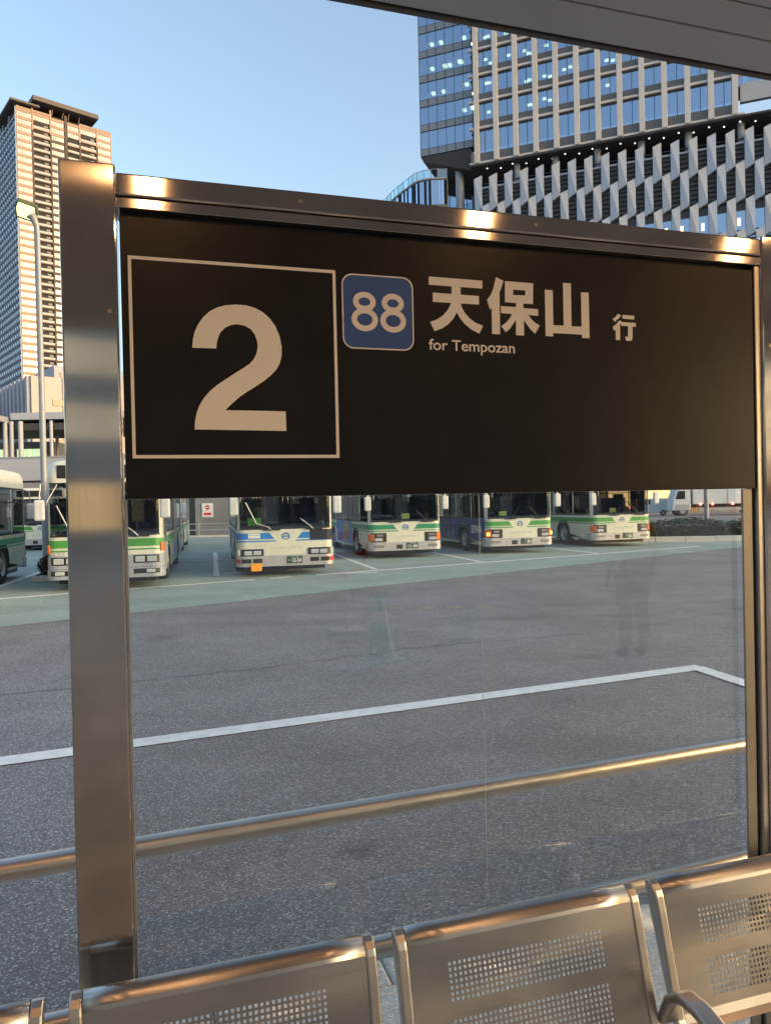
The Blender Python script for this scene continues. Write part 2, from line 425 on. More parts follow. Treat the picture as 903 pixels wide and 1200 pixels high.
lb(MB(), 1.5405, 1.5700, -.018, -.012, .22, 1.8205).obj('side_channel', 'channel_grey', sg, .002)
lb(MB(), 1.5825, 1.5995, -.045, -.006, .22, 2.372).obj('edge_channel', 'steel_pipe', sg, .002)
lb(MB(), 1.5705, 1.5822, -.034, -.022, .22, 1.8205).obj('gasket', 'black_plastic', sg)
lb(MB(), .099, .1035, -.060, -.014, .22, 1.8205).obj('gasket', 'alu_trim', sg)
lb(MB(),   .104, 1.540, -.030, -.019, .34, .385).obj('bottom_rail', 'steel_rail', sg, .003)
for a, b in ((.1045, .8432), (.8438, 1.5395)):
    lb(MB(), a, b, -.041, -.033, .386, 1.8205).obj('glass_pane', 'shelter_glass', sg)
lb(MB(), .84325, .84375, -.0345, -.0330, .386, 1.8205).obj('pane_joint', 'print_white', sg)
sc_m = MB().tube([(0, 0, 0), (0, -.0012, 0)], .0045, 12).mesh('screw'); sc_m.materials.append(MAT['channel_grey'])
for s_, z_ in ((.083, 2.175), (1.62, 2.175)):
    o = link('screw', sc_m, None, sg); o.location = (s_, -.0002, z_ - PAVE)
for s_ in (.45, .98, 1.45):
    o = link('screw', sc_m, None, sg); o.location = (s_, .0018, 2.417 - PAVE)
FP = -.0085      # the print lies 1.5 mm proud of the panel (front at p = -.010)
def fl(u, v, w): return (u, -(FP + w), v - PAVE)
def flat(name, polys, m, parent=sg, w=0.0):
    mb = MB()
    for k, p in enumerate(polys): mb.face([fl(u, v, w + k * .00012) for u, v in p])
    o = mb.obj(name, m, parent, fix=False)
    for q in o.data.polygons:
        pass
    return o
def rect(u0, v0, u1, v1): return [(u0, v0), (u1, v0), (u1, v1), (u0, v1)]
t_ = .0062
flat('number_frame', [rect(.117, 2.279, .521, 2.2855), rect(.117, 1.8995, .521, 1.906), rect(.117, 1.906, .1232, 2.279), rect(.5148, 1.906, .521, 2.279)], 'sign_white')
flat('numeral', [[(0.2319, 2.1147), (0.2335, 2.1301), (0.2369, 2.1449), (0.2436, 2.16), (0.254, 2.1752), (0.2673, 2.1878), (0.282, 2.196), (0.2981, 2.2011), (0.3173, 2.2034), (0.338, 2.2031), (0.3558, 2.1987), (0.3707, 2.1911), (0.384, 2.1797), (0.3949, 2.1645), (0.403, 2.1451), (0.4067, 2.124), (0.4063, 2.1058), (0.4023, 2.0904), (0.3953, 2.078), (0.3844, 2.0662), (0.3705, 2.0546), (0.3522, 2.042), (0.334, 2.0304), (0.3189, 2.0193), (0.3053, 2.0071), (0.2924, 1.9943), (0.4117, 1.9938), (0.4123, 1.9542), (0.2325, 1.9557), (0.234, 1.9713), (0.2372, 1.9875), (0.2427, 2.0023), (0.2517, 2.0173), (0.2642, 2.0317), (0.2784, 2.044), (0.2947, 2.0554), (0.3126, 2.0673), (0.3291, 2.0783), (0.3412, 2.0868), (0.3498, 2.0961), (0.3561, 2.1084), (0.3588, 2.1221), (0.3579, 2.1326), (0.3534, 2.1459), (0.3459, 2.1561), (0.3341, 2.1624), (0.3193, 2.1647), (0.3075, 2.1626), (0.2956, 2.1566), (0.2866, 2.1473), (0.2811, 2.1352), (0.2785, 2.1232), (0.278, 2.1149)]], 'sign_white')
KANJI = [[[(0.7257, 2.287), (0.8503, 2.2864), (0.8499, 2.269), (0.7253, 2.2695)], [(0.734, 2.2531), (0.8416, 2.2524), (0.8412, 2.2336), (0.7335, 2.2333)], [(0.7778, 2.2735), (0.7987, 2.2735), (0.7982, 2.2514), (0.7979, 2.2348), (0.8013, 2.2236), (0.8073, 2.2139), (0.818, 2.2029), (0.8318, 2.1936), (0.8499, 2.1876), (0.8407, 2.1704), (0.8221, 2.1781), (0.8052, 2.1908), (0.7947, 2.2032), (0.7887, 2.2137), (0.7798, 2.1989), (0.7666, 2.186), (0.7526, 2.1768), (0.7363, 2.1706), (0.7265, 2.1899), (0.7424, 2.1961), (0.7563, 2.2054), (0.7673, 2.2174), (0.7737, 2.2291), (0.777, 2.2393)]],
         [[(0.8832, 2.2964), (0.9013, 2.2898), (0.8965, 2.2755), (0.8911, 2.263), (0.8906, 2.171), (0.8711, 2.1712), (0.8712, 2.2289), (0.8672, 2.2238), (0.8607, 2.2448), (0.8696, 2.2564), (0.8766, 2.2713)], [(0.9045, 2.2892), (0.9742, 2.2888), (0.9541, 2.2716), (0.9241, 2.2715)], [(0.9742, 2.2888), (0.9725, 2.2421), (0.9538, 2.2604), (0.9541, 2.2716)], [(0.9725, 2.2421), (0.9035, 2.2424), (0.9239, 2.2597), (0.9538, 2.2604)], [(0.9035, 2.2424), (0.9045, 2.2892), (0.9241, 2.2715), (0.9239, 2.2597)], [(0.9306, 2.2432), (0.9489, 2.243), (0.9486, 2.2319), (0.9851, 2.2316), (0.9848, 2.2167), (0.9607, 2.2172), (0.9671, 2.2087), (0.9768, 2.2009), (0.9883, 2.195), (0.9763, 2.1761), (0.965, 2.1856), (0.9544, 2.1983), (0.949, 2.2054), (0.9489, 2.1707), (0.9287, 2.1709), (0.9294, 2.2044), (0.9227, 2.1953), (0.9144, 2.1846), (0.9045, 2.1763), (0.8932, 2.1886), (0.905, 2.1973), (0.9149, 2.208), (0.92, 2.2174), (0.8933, 2.2177), (0.8936, 2.2334), (0.9304, 2.2332)]],
         [[(1.0029, 2.2765), (1.023, 2.2766), (1.0229, 2.1979), (1.0492, 2.198), (1.0493, 2.295), (1.0697, 2.2951), (1.0696, 2.1978), (1.0953, 2.1979), (1.0953, 2.2763), (1.1154, 2.2767), (1.1158, 2.1723), (1.0958, 2.1723), (1.0959, 2.1798), (1.0225, 2.18), (1.0223, 2.1723), (1.0029, 2.1726)]]]
for strokes in KANJI: flat('kanji', strokes, 'sign_white')
flat('kanji', [[(1.1923, 2.2327), (1.2008, 2.2289), (1.1964, 2.2244), (1.1837, 2.2133), (1.1771, 2.2197), (1.1857, 2.2253)], [(1.1998, 2.2172), (1.2011, 2.2123), (1.1971, 2.2075), (1.1966, 2.1716), (1.1849, 2.1717), (1.1851, 2.1956), (1.1808, 2.1923), (1.1771, 2.2013), (1.1871, 2.2085), (1.1944, 2.2166)], [(1.2044, 2.2309), (1.236, 2.2305), (1.2358, 2.2215), (1.2042, 2.222)], [(1.2004, 2.2141), (1.2399, 2.2137), (1.2397, 2.2044), (1.2307, 2.2046), (1.2301, 2.1767), (1.2275, 2.1723), (1.222, 2.1708), (1.2124, 2.1713), (1.2104, 2.1805), (1.2176, 2.1805), (1.2181, 2.2049), (1.2002, 2.2052)]], 'sign_white')
def rrect(u0, v0, u1, v1, r, n=6):
    pts = []
    for cx, cy, a in ((u1 - r, v1 - r, 0), (u0 + r, v1 - r, 90), (u0 + r, v0 + r, 180), (u1 - r, v0 + r, 270)):
        for k in range(n + 1): q = R(a + 90 * k / n); pts.append((cx + r * math.cos(q), cy + r * math.sin(q)))
    return pts
bdg = flat('route_badge', [rrect(.5335, 2.126, .6895, 2.2815, .023)], 'sign_white')
flat('badge_field', [rrect(.5365, 2.129, .6865, 2.2785, .0205)], 'sign_blue', bdg, .0004)
def ring(cx, cy, rx, ry, t, n=28):
    return [[(cx + rx * math.cos(a), cy + ry * math.sin(a)), (cx + rx * math.cos(b), cy + ry * math.sin(b)),
             (cx + (rx - t) * math.cos(b), cy + (ry - t) * math.sin(b)), (cx + (rx - t) * math.cos(a), cy + (ry - t) * math.sin(a))]
            for a, b in ((2 * math.pi * k / n, 2 * math.pi * (k + 1) / n) for k in range(n))]
for cx in (.5815, .6435):
    mb = MB()
    for (dy, rx, ry, w_) in ((.0205, .0245, .0205, .0009), (-.0165, .0285, .0245, .0011)):
        for p in ring(cx, 2.204 + dy, rx, ry, .0118): mb.face([fl(u, v, w_) for u, v in p])
    mb.obj('digit', 'sign_white', bdg, fix=False)
lettering('romanized_name', 'for Tempozan', .203, .031, Matrix.Translation((.824, -FP - .0002, 2.1385 - PAVE)) @ Matrix.Rotation(R(90), 4, 'X'), 'sign_white', sg, .012)

# ------------------------------------------------------------------ steel bench
bn = thing('bench', 'row of brushed steel seats with perforated backs below the bus stop sign', 'bench', SP(0, 0, PAVE), ROTS)
LEAN = math.tan(R(15))
def bk(s, h, off=0):          # point on the leaning back: h = height, off = towards the sitter
    p = .10 + (.95 - h) * LEAN
    return Vector((s, -(p + off), h - PAVE - off * LEAN * .9))
def back_mesh():
    mb = MB(); s0, s1 = .022, .530
    S = [s0 + .0]; holes = set()
    c0, pit, nc = .102, .01065, 33
    xs = [s0]
    for k in range(nc): xs += [c0 + k * pit, c0 + k * pit + .0058]
    xs.append(s1)
    prof = []        # (h, off, row flag) from behind the top roll down the front
    for k in range(11):
        q = R(200 - 20 * k); prof.append((.931 + .019 * math.sin(q), -.019 + .019 * math.cos(q), 0))
    rows = []
    for zt in (.8915, .7935):
        for k in range(7): rows.append((zt - k * .0103, zt - k * .0103 - .0060))
    prof.append((.905, 0, 0))
    for a, b in rows: prof.append((a, 0, 1)); prof.append((b, 0, 0))
    prof += [(.705, 0, 0), (.690, .004, 0), (.682, .014, 0)]
    nx = len(xs)
    for h, off, _ in prof:
        for x in xs: mb.v.append(tuple(bk(x, h, off)))
    for j in range(len(prof) - 1):
        hole = prof[j][2] == 1
        for i in range(nx - 1):
            if hole and 0 < i < nx - 1 and i % 2 == 1: continue
            mb.f.append((j * nx + i, j * nx + i + 1, (j + 1) * nx + i + 1, (j + 1) * nx + i))
    return mb
bm_ = back_mesh().mesh('backrest')
FLATZ = .9312
HOLE_ROW = 9; bm_.materials.append(MAT['steel_seat'])
for p in bm_.polygons: p.use_smooth = p.center.z + PAVE > FLATZ
_sh = bm_.attributes.new('sharp_edge', 'BOOLEAN', 'EDGE')
_nx = 2 + 33 * 2
for e in bm_.edges:
    a_, b_ = e.vertices
    if a_ // _nx == b_ // _nx and a_ // _nx >= HOLE_ROW: _sh.data[e.index].value = True
def seat_mesh():
    mb = MB(); xs = [.022, .530]; pr = [(.545, .165), (.560, .150), (.572, .19), (.565, .27), (.560, .40), (.568, .52), (.570, .56), (.560, .585), (.540, .595)]
    for z, p in pr:
        for x in xs: mb.v.append((x, -(p + .05), z - PAVE))
    for j in range(len(pr) - 1): mb.f.append((2 * j, 2 * j + 1, 2 * j + 3, 2 * j + 2))
    return mb
sm_ = seat_mesh().mesh('seat'); sm_.materials.append(MAT['steel_seat'])
def trim_mesh(x0, x1):
    mb = MB(); prof = []
    for k in range(8):
        q = R(150 - 30 * k); prof.append((.930 + .0215 * math.sin(q), -.0185 + .0215 * math.cos(q)))
    outer = [(h, o_) for h, o_ in prof if True][:6] + [(.90, .004), (.70, .004), (.64, .030), (.600, .09)]
    inner = [(.575, .085), (.60, .03), (.66, -.012), (.72, -.020), (.90, -.036)]
    pts = outer + inner
    n = len(pts); i = 0
    for x in (x0, x1):
        for h, o_ in pts: mb.v.append(tuple(bk(x, h, o_)))
    mb.f.append(tuple(range(n))); mb.f.append(tuple(range(2 * n - 1, n - 1, -1)))
    for k in range(n): mb.f.append((k, n + k, n + (k + 1) % n, (k + 1) % n))
    return mb
tml = trim_mesh(0, .0215).mesh('side_trim'); tmr = trim_mesh(.5305, .552).mesh('side_trim')
for me in (tml, tmr):
    b = bmesh.new(); b.from_mesh(me); bmesh.ops.recalc_face_normals(b, faces=b.faces); b.to_mesh(me); b.free()
    me.materials.append(MAT['alu_trim'])
for k in range(-1, 4):
    x = .586 + (k - 1) * .5935
    for nm, me in (('backrest', bm_), ('seat', sm_), ('side_trim', tml), ('side_trim', tmr)):
        o = link(nm, me, None, bn, .005 if nm == 'side_trim' else 0, 3, nm == 'seat')
        o.location.x = x
        if nm in ('backrest', 'seat'):
            so_ = o.modifiers.new('thickness', 'SOLIDIFY'); so_.thickness = .0018; so_.offset = 0
def armrest(x):
    path = []
    ctrl = [(.70, -.16), (.765, -.19), (.788, -.225), (.790, -.27), (.775, -.34), (.745, -.42), (.70, -.48), (.62, -.51), (.55, -.50)]
    mb = MB(); n = len(ctrl); w_ = .021; t = .011
    for k, (z, y) in enumerate(ctrl):
        a = Vector(ctrl[min(k + 1, n - 1)]) - Vector(ctrl[max(k - 1, 0)]); a.normalize(); q = Vector((-a.y, a.x))
        for sx, sq in ((-w_, -t), (w_, -t), (w_, t), (-w_, t)):
            mb.v.append((x + sx, y + q.y * sq, z - PAVE + q.x * sq))
    for k in range(n - 1):
        for j in range(4): mb.f.append((4 * k + j, 4 * k + (j + 1) % 4, 4 * k + 4 + (j + 1) % 4, 4 * k + 4 + j))
    mb.f.append((0, 1, 2, 3)); mb.f.append(tuple(4 * n - 4 + j for j in (3, 2, 1, 0)))
    o = mb.obj('armrest', 'alu_trim', bn, .008, 3, True)
for x in (-.613, 1.1590, 2.346): armrest(x)
MB().box(-.65, 2.4, -.40, -.34, .36, .40).obj('beam', 'steel_pipe', bn, .006)
for x in (-.3, .9, 2.05):
    MB().box(x - .03, x + .03, -.40, -.34, 0, .36).box(x - .03, x + .03, -.62, -.12, 0, .035).obj('leg', 'alu_trim', bn, .006)

# ------------------------------------------------------------------ guard rail on the kerb side
gr = thing('guard_rail', 'two bar steel pipe guard rail between the stop sign and the roadway', 'guard rail', SP(0, 0, PAVE), ROTS)
def gp(s): return .365 + .058 * s
for z in (1.0, .63):
    MB().tube([(s, gp(s), z - PAVE) for s in (-6, 9)], .026, 18).obj('pipe', 'steel_pipe', gr, smooth=True)
for s in (-5.5, -2.3, .05, 2.09, 4.4, 7):
    MB().tube([(s, gp(s) + .004, 0), (s, gp(s) + .004, .87)], .024, 14).obj('rail_post', 'steel_pipe', gr, smooth=True)

# ------------------------------------------------------------------ canopy over the stop, with its lamps
cn = thing('canopy', 'grey boarded ceiling of the bus stop canopy overhead', 'canopy', SP(0, 0, 3.1), ROTS)
edge = .385
lbx = lambda s0, s1, y0, y1, z0, z1: MB().box(s0, s1, y0, y1, z0, z1)
lbx(-7, 7, .367, edge, -.004, .10).obj('edge_trim', 'canopy_trim', cn, .003)
lbx(-7, 7, -4.3, .366, .030, .14).obj('roof_deck', 'canopy_dark', cn)
yy = .360; k = 0
me_b = {}
while yy > -4.2:
    wd = .128 if k == 0 else .1085
    if wd not in me_b:
        me_b[wd] = MB().box(-7, 7, -wd, 0, 0, .026).mesh('ceiling_board'); me_b[wd].materials.append(MAT['canopy_board'])
    o = link('ceiling_board', me_b[wd], None, cn, .002); o.location = (0, yy, random.uniform(0, .0012))
    yy -= wd + .0065; k += 1
for s in (-4.2, 4.6):
    MB().tube([(s, -2.6, -2.95), (s, -2.6, .03)], .11, 20).obj('column', 'steel_pipe', cn, smooth=True)
for s in (-2.6, -1.22, .16, 1.54, 2.92, 4.3):
    lp = thing('ceiling_lamp', 'small round warm ceiling lamp under the canopy', 'ceiling lamp', SP(s, 1.5, 3.1), ROTS, 'round lamps in the canopy ceiling')
    MB().tube([(0, 0, -.03), (0, 0, -.002)], .10, 24).obj('housing', 'lamp_house', lp, smooth=True)
    MB().tube([(0, 0, -.036), (0, 0, -.0305)], .050, 24).obj('diffuser', 'lamp_warm', lp)

# ------------------------------------------------------------------ buses
BW, BL, BR = 2.49, 10.4, .22
F0 = BW / 2 - BR; A1 = F0 + math.pi * BR / 2; SIDE = BL - BR - .1; A2 = A1 + SIDE; A3 = A2 + math.pi * .1 / 2; AEND = A3 + BW / 2 - .1
def outl(a):
    s = 1 if a >= 0 else -1; a = abs(a)
    if a <= F0: return s * a, 0, 0, -1
    if a <= A1:
        q = (a - F0) / BR; return s * (F0 + BR * math.sin(q)), BR - BR * math.cos(q), s * math.sin(q), -math.cos(q)
    if a <= A2: return s * BW / 2, BR + a - A1, s, 0
    if a <= A3:
        q = (a - A2) / .1; return s * (BW / 2 - .1 + .1 * math.cos(q)), BL - .1 + .1 * math.sin(q), s * math.cos(q), math.sin(q)
    return s * (BW / 2 - .1 - (a - A3)), BL, 0, 1
def samples(a0, a1, extra=()):
    br = set([a0, a1]) | set(extra)
    for s in (1, -1):
        for k in range(6): br.add(s * (F0 + (A1 - F0) * k / 5))
        for k in range(4): br.add(s * (A2 + (A3 - A2) * k / 3))
    return sorted(x for x in br if a0 - 1e-9 <= x <= a1 + 1e-9)
def band(mb, a0, a1, zb, zt, eps=0, thick=0, extra=(), loft=None):
    fb = zb if callable(zb) else (lambda a: zb); ft = zt if callable(zt) else (lambda a: zt)
    A = samples(a0, a1, extra); i = len(mb.v); n = len(A)
    layers = [eps] + ([eps - thick] if thick else [])
    for e in layers:
        for a in A:
            x, y, nx, ny = outl(a)
            mb.v.append((x + nx * e, y + ny * e, fb(a))); mb.v.append((x + nx * e, y + ny * e, ft(a)))
    for k in range(n - 1):
        p = i + 2 * k; mb.f.append((p, p + 2, p + 3, p + 1))
        if thick:
            q = p + 2 * n; mb.f.append((p, q, q + 2, p + 2)); mb.f.append((p + 1, p + 3, q + 3, q + 1))
    if thick:
        q = i + 2 * n; mb.f.append((i, i + 1, q + 1, q)); e_ = i + 2 * (n - 1); qe = e_ + 2 * n; mb.f.append((e_, qe, qe + 1, e_ + 1))
    return mb
FW, RW, WR = 2.45, 7.6, .50          # axles, wheel radius
arch_ex = []
for c in (FW, RW):
    for k in range(13): arch_ex.append(A1 - BR + c + .60 * math.cos(math.pi * k / 12))
arch_ex = arch_ex + [-a for a in arch_ex]
def archb(a, base=.30):
    y = abs(a) - A1 + BR
    for c in (FW, RW):
        t = .60 ** 2 - (y - c) ** 2
        if t > 0: return max(base, .48 + math.sqrt(t) * .98)
    return base
def V(x, z, e=.004): return (x, -e, z)

MESH = {}
def shared(key, fn, m, smooth=False):
    if key not in MESH:
        me = fn().mesh(key)
        b = bmesh.new(); b.from_mesh(me); bmesh.ops.recalc_face_normals(b, faces=b.faces); b.to_mesh(me); b.free()
        me.materials.append(MAT[m]); MESH[key] = me
    return MESH[key]

def body_mb():
    mb = MB()
    band(mb, -AEND, AEND, archb, 1.26, extra=arch_ex)                           # lower skin
    for s in (1, -1):                                                           # pillars
        cuts = [(1.19, 1.37)] + [(A1 + y, A1 + y + .09) for y in (1.30, 3.05, 4.8, 6.55, 8.3)] + [(A1 + 9.72, AEND - .95)]
        for a, b in cuts:
            band(mb, *sorted((s * a, s * b)), 1.26, 2.46)
    band(mb, -AEND, AEND, 2.46, 2.62)
    R1 = [(2.62, 0), (2.78, .015), (2.90, .07), (2.965, .18), (2.99, .36), (3.0, .8)]
    A = samples(-AEND, AEND); n = len(A); i = len(mb.v)
    for z, ins in R1:
        for a in A:
            x, y, nx, ny = outl(a)
            cx = max(-1, min(1, x / (BW / 2))); 
            mb.v.append((x * (1 - ins / (BW / 2)), BL / 2 + (y - BL / 2) * (1 - ins * .8 / (BL / 2)), z))
    for j in range(len(R1) - 1):
        for k in range(n - 1):
            p = i + j * n + k; mb.f.append((p, p + 1, p + n + 1, p + n))
    mb.f.append(tuple(i + (len(R1) - 1) * n + k for k in range(n - 1)))
    mb.box(-1.2, 1.2, .2, 1.8, .30, .36); mb.box(-1.2, 1.2, 3.1, 6.95, .30, .36); mb.box(-1.2, 1.2, 8.25, 10.2, .30, .36)
    return mb
def wheelwell_mb():
    mb = MB(); mb.box(-.86, .86, 1.80, 3.1, .33, 1.20); mb.box(-.80, .80, 6.95, 8.25, .33, 1.20)
    mb.box(-1.20, 1.20, 1.80, 3.1, 1.10, 1.2); mb.box(-1.20, 1.20, 6.95, 8.25, 1.10, 1.2)
    return mb
def interior_mb():
    mb = MB(); mb.box(-1.18, 1.18, .55, 10.2, 1.10, 1.17)
    mb.box(-1.1, 1.1, .16, .55, 1.12, 1.30); mb.box(.05, 1.12, 1.6, 1.64, 1.17, 1.9)
    for y in (1.5, 3.3, 4.2, 5.1, 6.0, 7.4, 8.3, 9.2):
        for x in (-.95, .55): mb.box(x, x + .42, y, y + .09, 1.4, 2.05); mb.box(x, x + .42, y - .4, y, 1.4, 1.5)
    return mb
def rails_mb():
    mb = MB()
    for y in (1.75, 3.6, 5.4, 7.0, 8.6):
        for x in (-.42, .42): mb.tube([(x, y, 1.17), (x, y, 2.6)], .018, 6)
    for x in (-.42, .42): mb.tube([(x, 1.7, 2.35), (x, 9.2, 2.35)], .016, 6)
    return mb
def tyre_mb():
    mb = MB(); n = 24
    prof = [(-.13, .30), (-.14, .40), (-.135, .47), (-.10, .50), (.10, .50), (.135, .47), (.14, .40), (.13, .30)]
    for k in range(n):
        q = 2 * math.pi * k / n
        for x, r in prof: mb.v.append((x, r * math.cos(q), r * math.sin(q)))
    m = len(prof)
    for k in range(n):
        for j in range(m - 1):
            a = k * m + j; b = ((k + 1) % n) * m + j; mb.f.append((a, b, b + 1, a + 1))
    return mb
def rim_mb():
    mb = MB(); n = 20
    prof = [(.128, .31), (.10, .29), (.05, .26), (.045, .17), (.11, .14), (.125, .10), (.125, .0)]
    for sx in (1, -1):
        i = len(mb.v)
        for k in range(n):
            q = 2 * math.pi * k / n
            for x, r in prof: mb.v.append((sx * x, r * math.cos(q), r * math.sin(q)))
        m = len(prof)
        for k in range(n):
            for j in range(m - 1):
                a = i + k * m + j; b = i + ((k + 1) % n) * m + j; mb.f.append((a, b, b + 1, a + 1))
    for k in range(8):
        q = 2 * math.pi * k / 8
        for sx in (1, -1): mb.box(sx * .055 - .02, sx * .055 + .02, .215 * math.cos(q) - .018, .215 * math.cos(q) + .018, .215 * math.sin(q) - .018, .215 * math.sin(q) + .018)
    return mb
def mirror_mb(s, x, z, h=.34):
    mb = MB(); mb.box(x - .10, x + .10, -.42, -.30, z - h, z); return mb

def strip_poly(mb, pts, e): mb.face([V(x, z, e) for x, z in pts])

def bus(label, style, loc, rz, plate, color='bus_green', side_l=None, lit=False, full=True, number=None, card=None, group='parked city buses'):
    t = thing('city_bus', label, 'bus', loc, rz, group)
    link('body', shared('body', body_mb, 'bus_cream'), None, t, smooth=True)
    link('wheel_well', shared('wheel_well', wheelwell_mb, 'dark_inside'), None, t)
    link('interior', shared('interior', interior_mb, 'seat_fabric'), None, t)
    link('handrail', shared('handrail', rails_mb, 'steel_pipe'), None, t)
    link('windshield', shared('windshield', lambda: band(MB(), -1.19, 1.19, 1.27, 2.455, -.012), 'bus_glass'), None, t, smooth=True)
    link('rear_window', shared('rear_window', lambda: band(MB(), AEND - .95, AEND, 1.45, 2.46, -.012).face([(0, 0, -9), (0, 0, -9), (0, 0, -9)]) if False else MB().face([(-.95, BL - .012, 1.27), (.95, BL - .012, 1.27), (.95, BL - .012, 2.455), (-.95, BL - .012, 2.455)]), 'bus_glass'), None, t)
    for s in (1, -1):
        ys = [.0, 1.39, 3.14, 4.89, 6.64, 8.39]; ye = [1.30, 3.05, 4.80, 6.55, 8.30, 9.72]
        for a, b in zip(ys, ye):
            link('window', shared('window_%d_%d' % (s, a * 100), lambda: band(MB(), *sorted((s * (A1 + a), s * (A1 + b))), 1.27, 2.455, -.012), 'bus_glass'), None, t)
    link('window_trim', shared('window_trim', lambda: [band(m_, *sorted((s * (A1 + .0), s * (A1 + 9.72))), z0, z1, .006, .01) for m_ in [MB()] for s in (1, -1) for z0, z1 in ((1.235, 1.275), (2.44, 2.48), (2.08, 2.11))] and m_ if False else trim_all(), 'black_plastic'), None, t)
    me_t = shared('tyre', tyre_mb, 'rubber'); me_r = shared('rim', rim_mb, 'rim_steel')
    for y in (FW, RW):
        for s in (1, -1):
            w_ = link('wheel', me_t, None, t, smooth=True); w_.location = (s * (BW / 2 - .15), y, WR)
            link('rim', me_r, None, w_, smooth=True)
    link('bumper', shared('bumper_' + style, lambda: band(MB(), -1.62, 1.62, .27, .56 if style != 'old' else .50, .035, .05), 'bus_silver' if style != 'old' else 'bus_bumper_grey'), None, t, .012, 2)
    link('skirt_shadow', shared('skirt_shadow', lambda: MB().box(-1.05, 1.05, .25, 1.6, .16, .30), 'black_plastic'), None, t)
    disp = MB(); band(disp, -1.0, 1.0, 2.56, 2.86, .012, .03); disp.obj('destination_display', 'black_plastic', t, .01)
    link('waist_trim', shared('waist_trim', lambda: band(MB(), -1.2, 1.2, 1.235, 1.272, .008, .02), 'black_plastic'), None, t)
    # livery
    if style == 'old':
        mb = band(MB(), -A1 - 9.9, A1 + 9.9, .985, 1.16, .003, extra=()); mb.obj('stripe', color, t)
        mb = band(MB(), -A1 - 9.9, A1 + 9.9, .90, .935, .003); mb.obj('stripe', color, t)
        band(MB(), -1.45, 1.45, .505, .80, .025, .04).obj('grille_panel', 'bus_bumper_grey', t, .012)
        for s in (1, -1):
            band(MB(), *sorted((s * .60, s * 1.16)), .60, .78, .030, .02).obj('lamp_recess', 'black_plastic', t)
            for x in (.74, 1.00):
                MB().box(s * x - .105, s * x + .105, -.050, -.02, .625, .755).obj('headlight', 'headlamp', t, .02, 2)
            band(MB(), *sorted((s * .60, s * 1.16)), .36, .47, .040, .02).obj('lamp_recess', 'black_plastic', t)
            MB().box(s * .98 - .10, s * .98 + .10, -.06, -.03, .375, .455).obj('fog_lamp', 'headlamp', t, .01)
            a_ = (s * 1.20, s * 1.36); band(MB(), *sorted(a_), .86, 1.06, .04, .05).obj('turn_signal', 'amber', t, .02)
    else:
        for s in (1, -1):
            mb = MB(); strip_poly(mb, [(s * .42, 1.145), (s * F0, 1.145), (s * F0, .985), (s * .30, .985)], .004)
            band(mb, *sorted((s * F0, s * (A1 + 9.9))), .985, 1.145, .004); mb.obj('stripe', color, t)
            mb = MB(); strip_poly(mb, [(s * .275, .95), (s * F0, .95), (s * F0, .915), (s * .25, .915)], .004)
            band(mb, *sorted((s * F0, s * (A1 + 9.9))), .915, .95, .004); mb.obj('stripe', color, t)
        em = MB(); n = 24
        for k in range(n):
            a, b = (2 * math.pi * q / n for q in (k, k + 1))
            if 15 <= k <= 20: continue
            em.face([V(.105 * math.cos(a), 1.045 + .10 * math.sin(a), .008), V(.105 * math.cos(b), 1.045 + .10 * math.sin(b), .008), V(.066 * math.cos(b), 1.045 + .063 * math.sin(b), .008), V(.066 * math.cos(a), 1.045 + .063 * math.sin(a), .008)])
        em.face([V(-.07, 1.03, .009), V(.07, 1.03, .009), V(.03, 1.06, .009), V(0, 1.075, .009), V(-.03, 1.06, .009)])
        em.face([V(-.06, .965, .009), V(.06, .965, .009), V(.05, .985, .009), V(-.05, .985, .009)])
        em.obj('emblem', 'print_blue', t)
        lettering('lettering', 'ノンステップバス', .80, .085, Matrix.Translation((0, -.006, .745)) @ Matrix.Rotation(R(90), 4, 'X'), 'print_grey', t, .0)
        if style == 'new':
            for s in (1, -1):
                band(MB(), *sorted((s * .66, s * 1.20)), .565, .875, .016, .03).obj('lamp_cluster', 'black_plastic', t, .01)
                MB().box(s * .93 - .13, s * .93 + .13, -.034, -.008, .60, .70).obj('headlight', 'headlamp', t, .02)
                MB().box(s * .90 - .11, s * .90 + .11, -.030, -.008, .745, .825).obj('headlight', 'lamp_house', t, .02)
                band(MB(), *sorted((s * 1.08, s * 1.33)), .60, .835, .026, .03).obj('turn_signal', 'amber', t, .012)
                if lit: MB().tube([outl_pt(s * 1.17, .027, .70), outl_pt(s * 1.17, .050, .70)], .055, 12).obj('lit_bulb', 'amber_lit', t)
                MB().box(s * .92 - .17, s * .92 + .17, -.042, -.02, .38, .47).obj('fog_lamp', 'lamp_house', t, .01)
            band(MB(), -.33, -.12, .33, .47, .04, .02).obj('tow_hatch', 'black_plastic', t)
        else:      # older body with the lamps in the bumper line
            for s in (1, -1):
                band(MB(), *sorted((s * .58, s * 1.18)), .545, .73, .038, .05).obj('lamp_cluster', 'black_plastic', t, .012)
                for x in (.75, .98): MB().box(s * x - .10, s * x + .10, -.052, -.02, .575, .685).obj('headlight', 'headlamp', t, .03, 3)
                band(MB(), *sorted((s * 1.16, s * 1.34)), .55, .73, .042, .05).obj('turn_signal', 'headlamp', t, .012)
                for x in (.62, .90): band(MB(), *sorted((s * x, s * (x + .24))), .37, .48, .04, .02).obj('vent', 'black_plastic', t)
                band(MB(), *sorted((s * 1.16, s * 1.30)), .37, .48, .043, .02).obj('marker_lamp', 'sign_red', t)
            band(MB(), .62, 1.28, .925, 1.215, .010, .02).obj('kerb_window', 'win_dark', t, .03, 3)
            MB().box(-.92, -.64, -.075, -.05, .16, .36).obj('tow_flap', 'flap_orange', t, .02, 3)
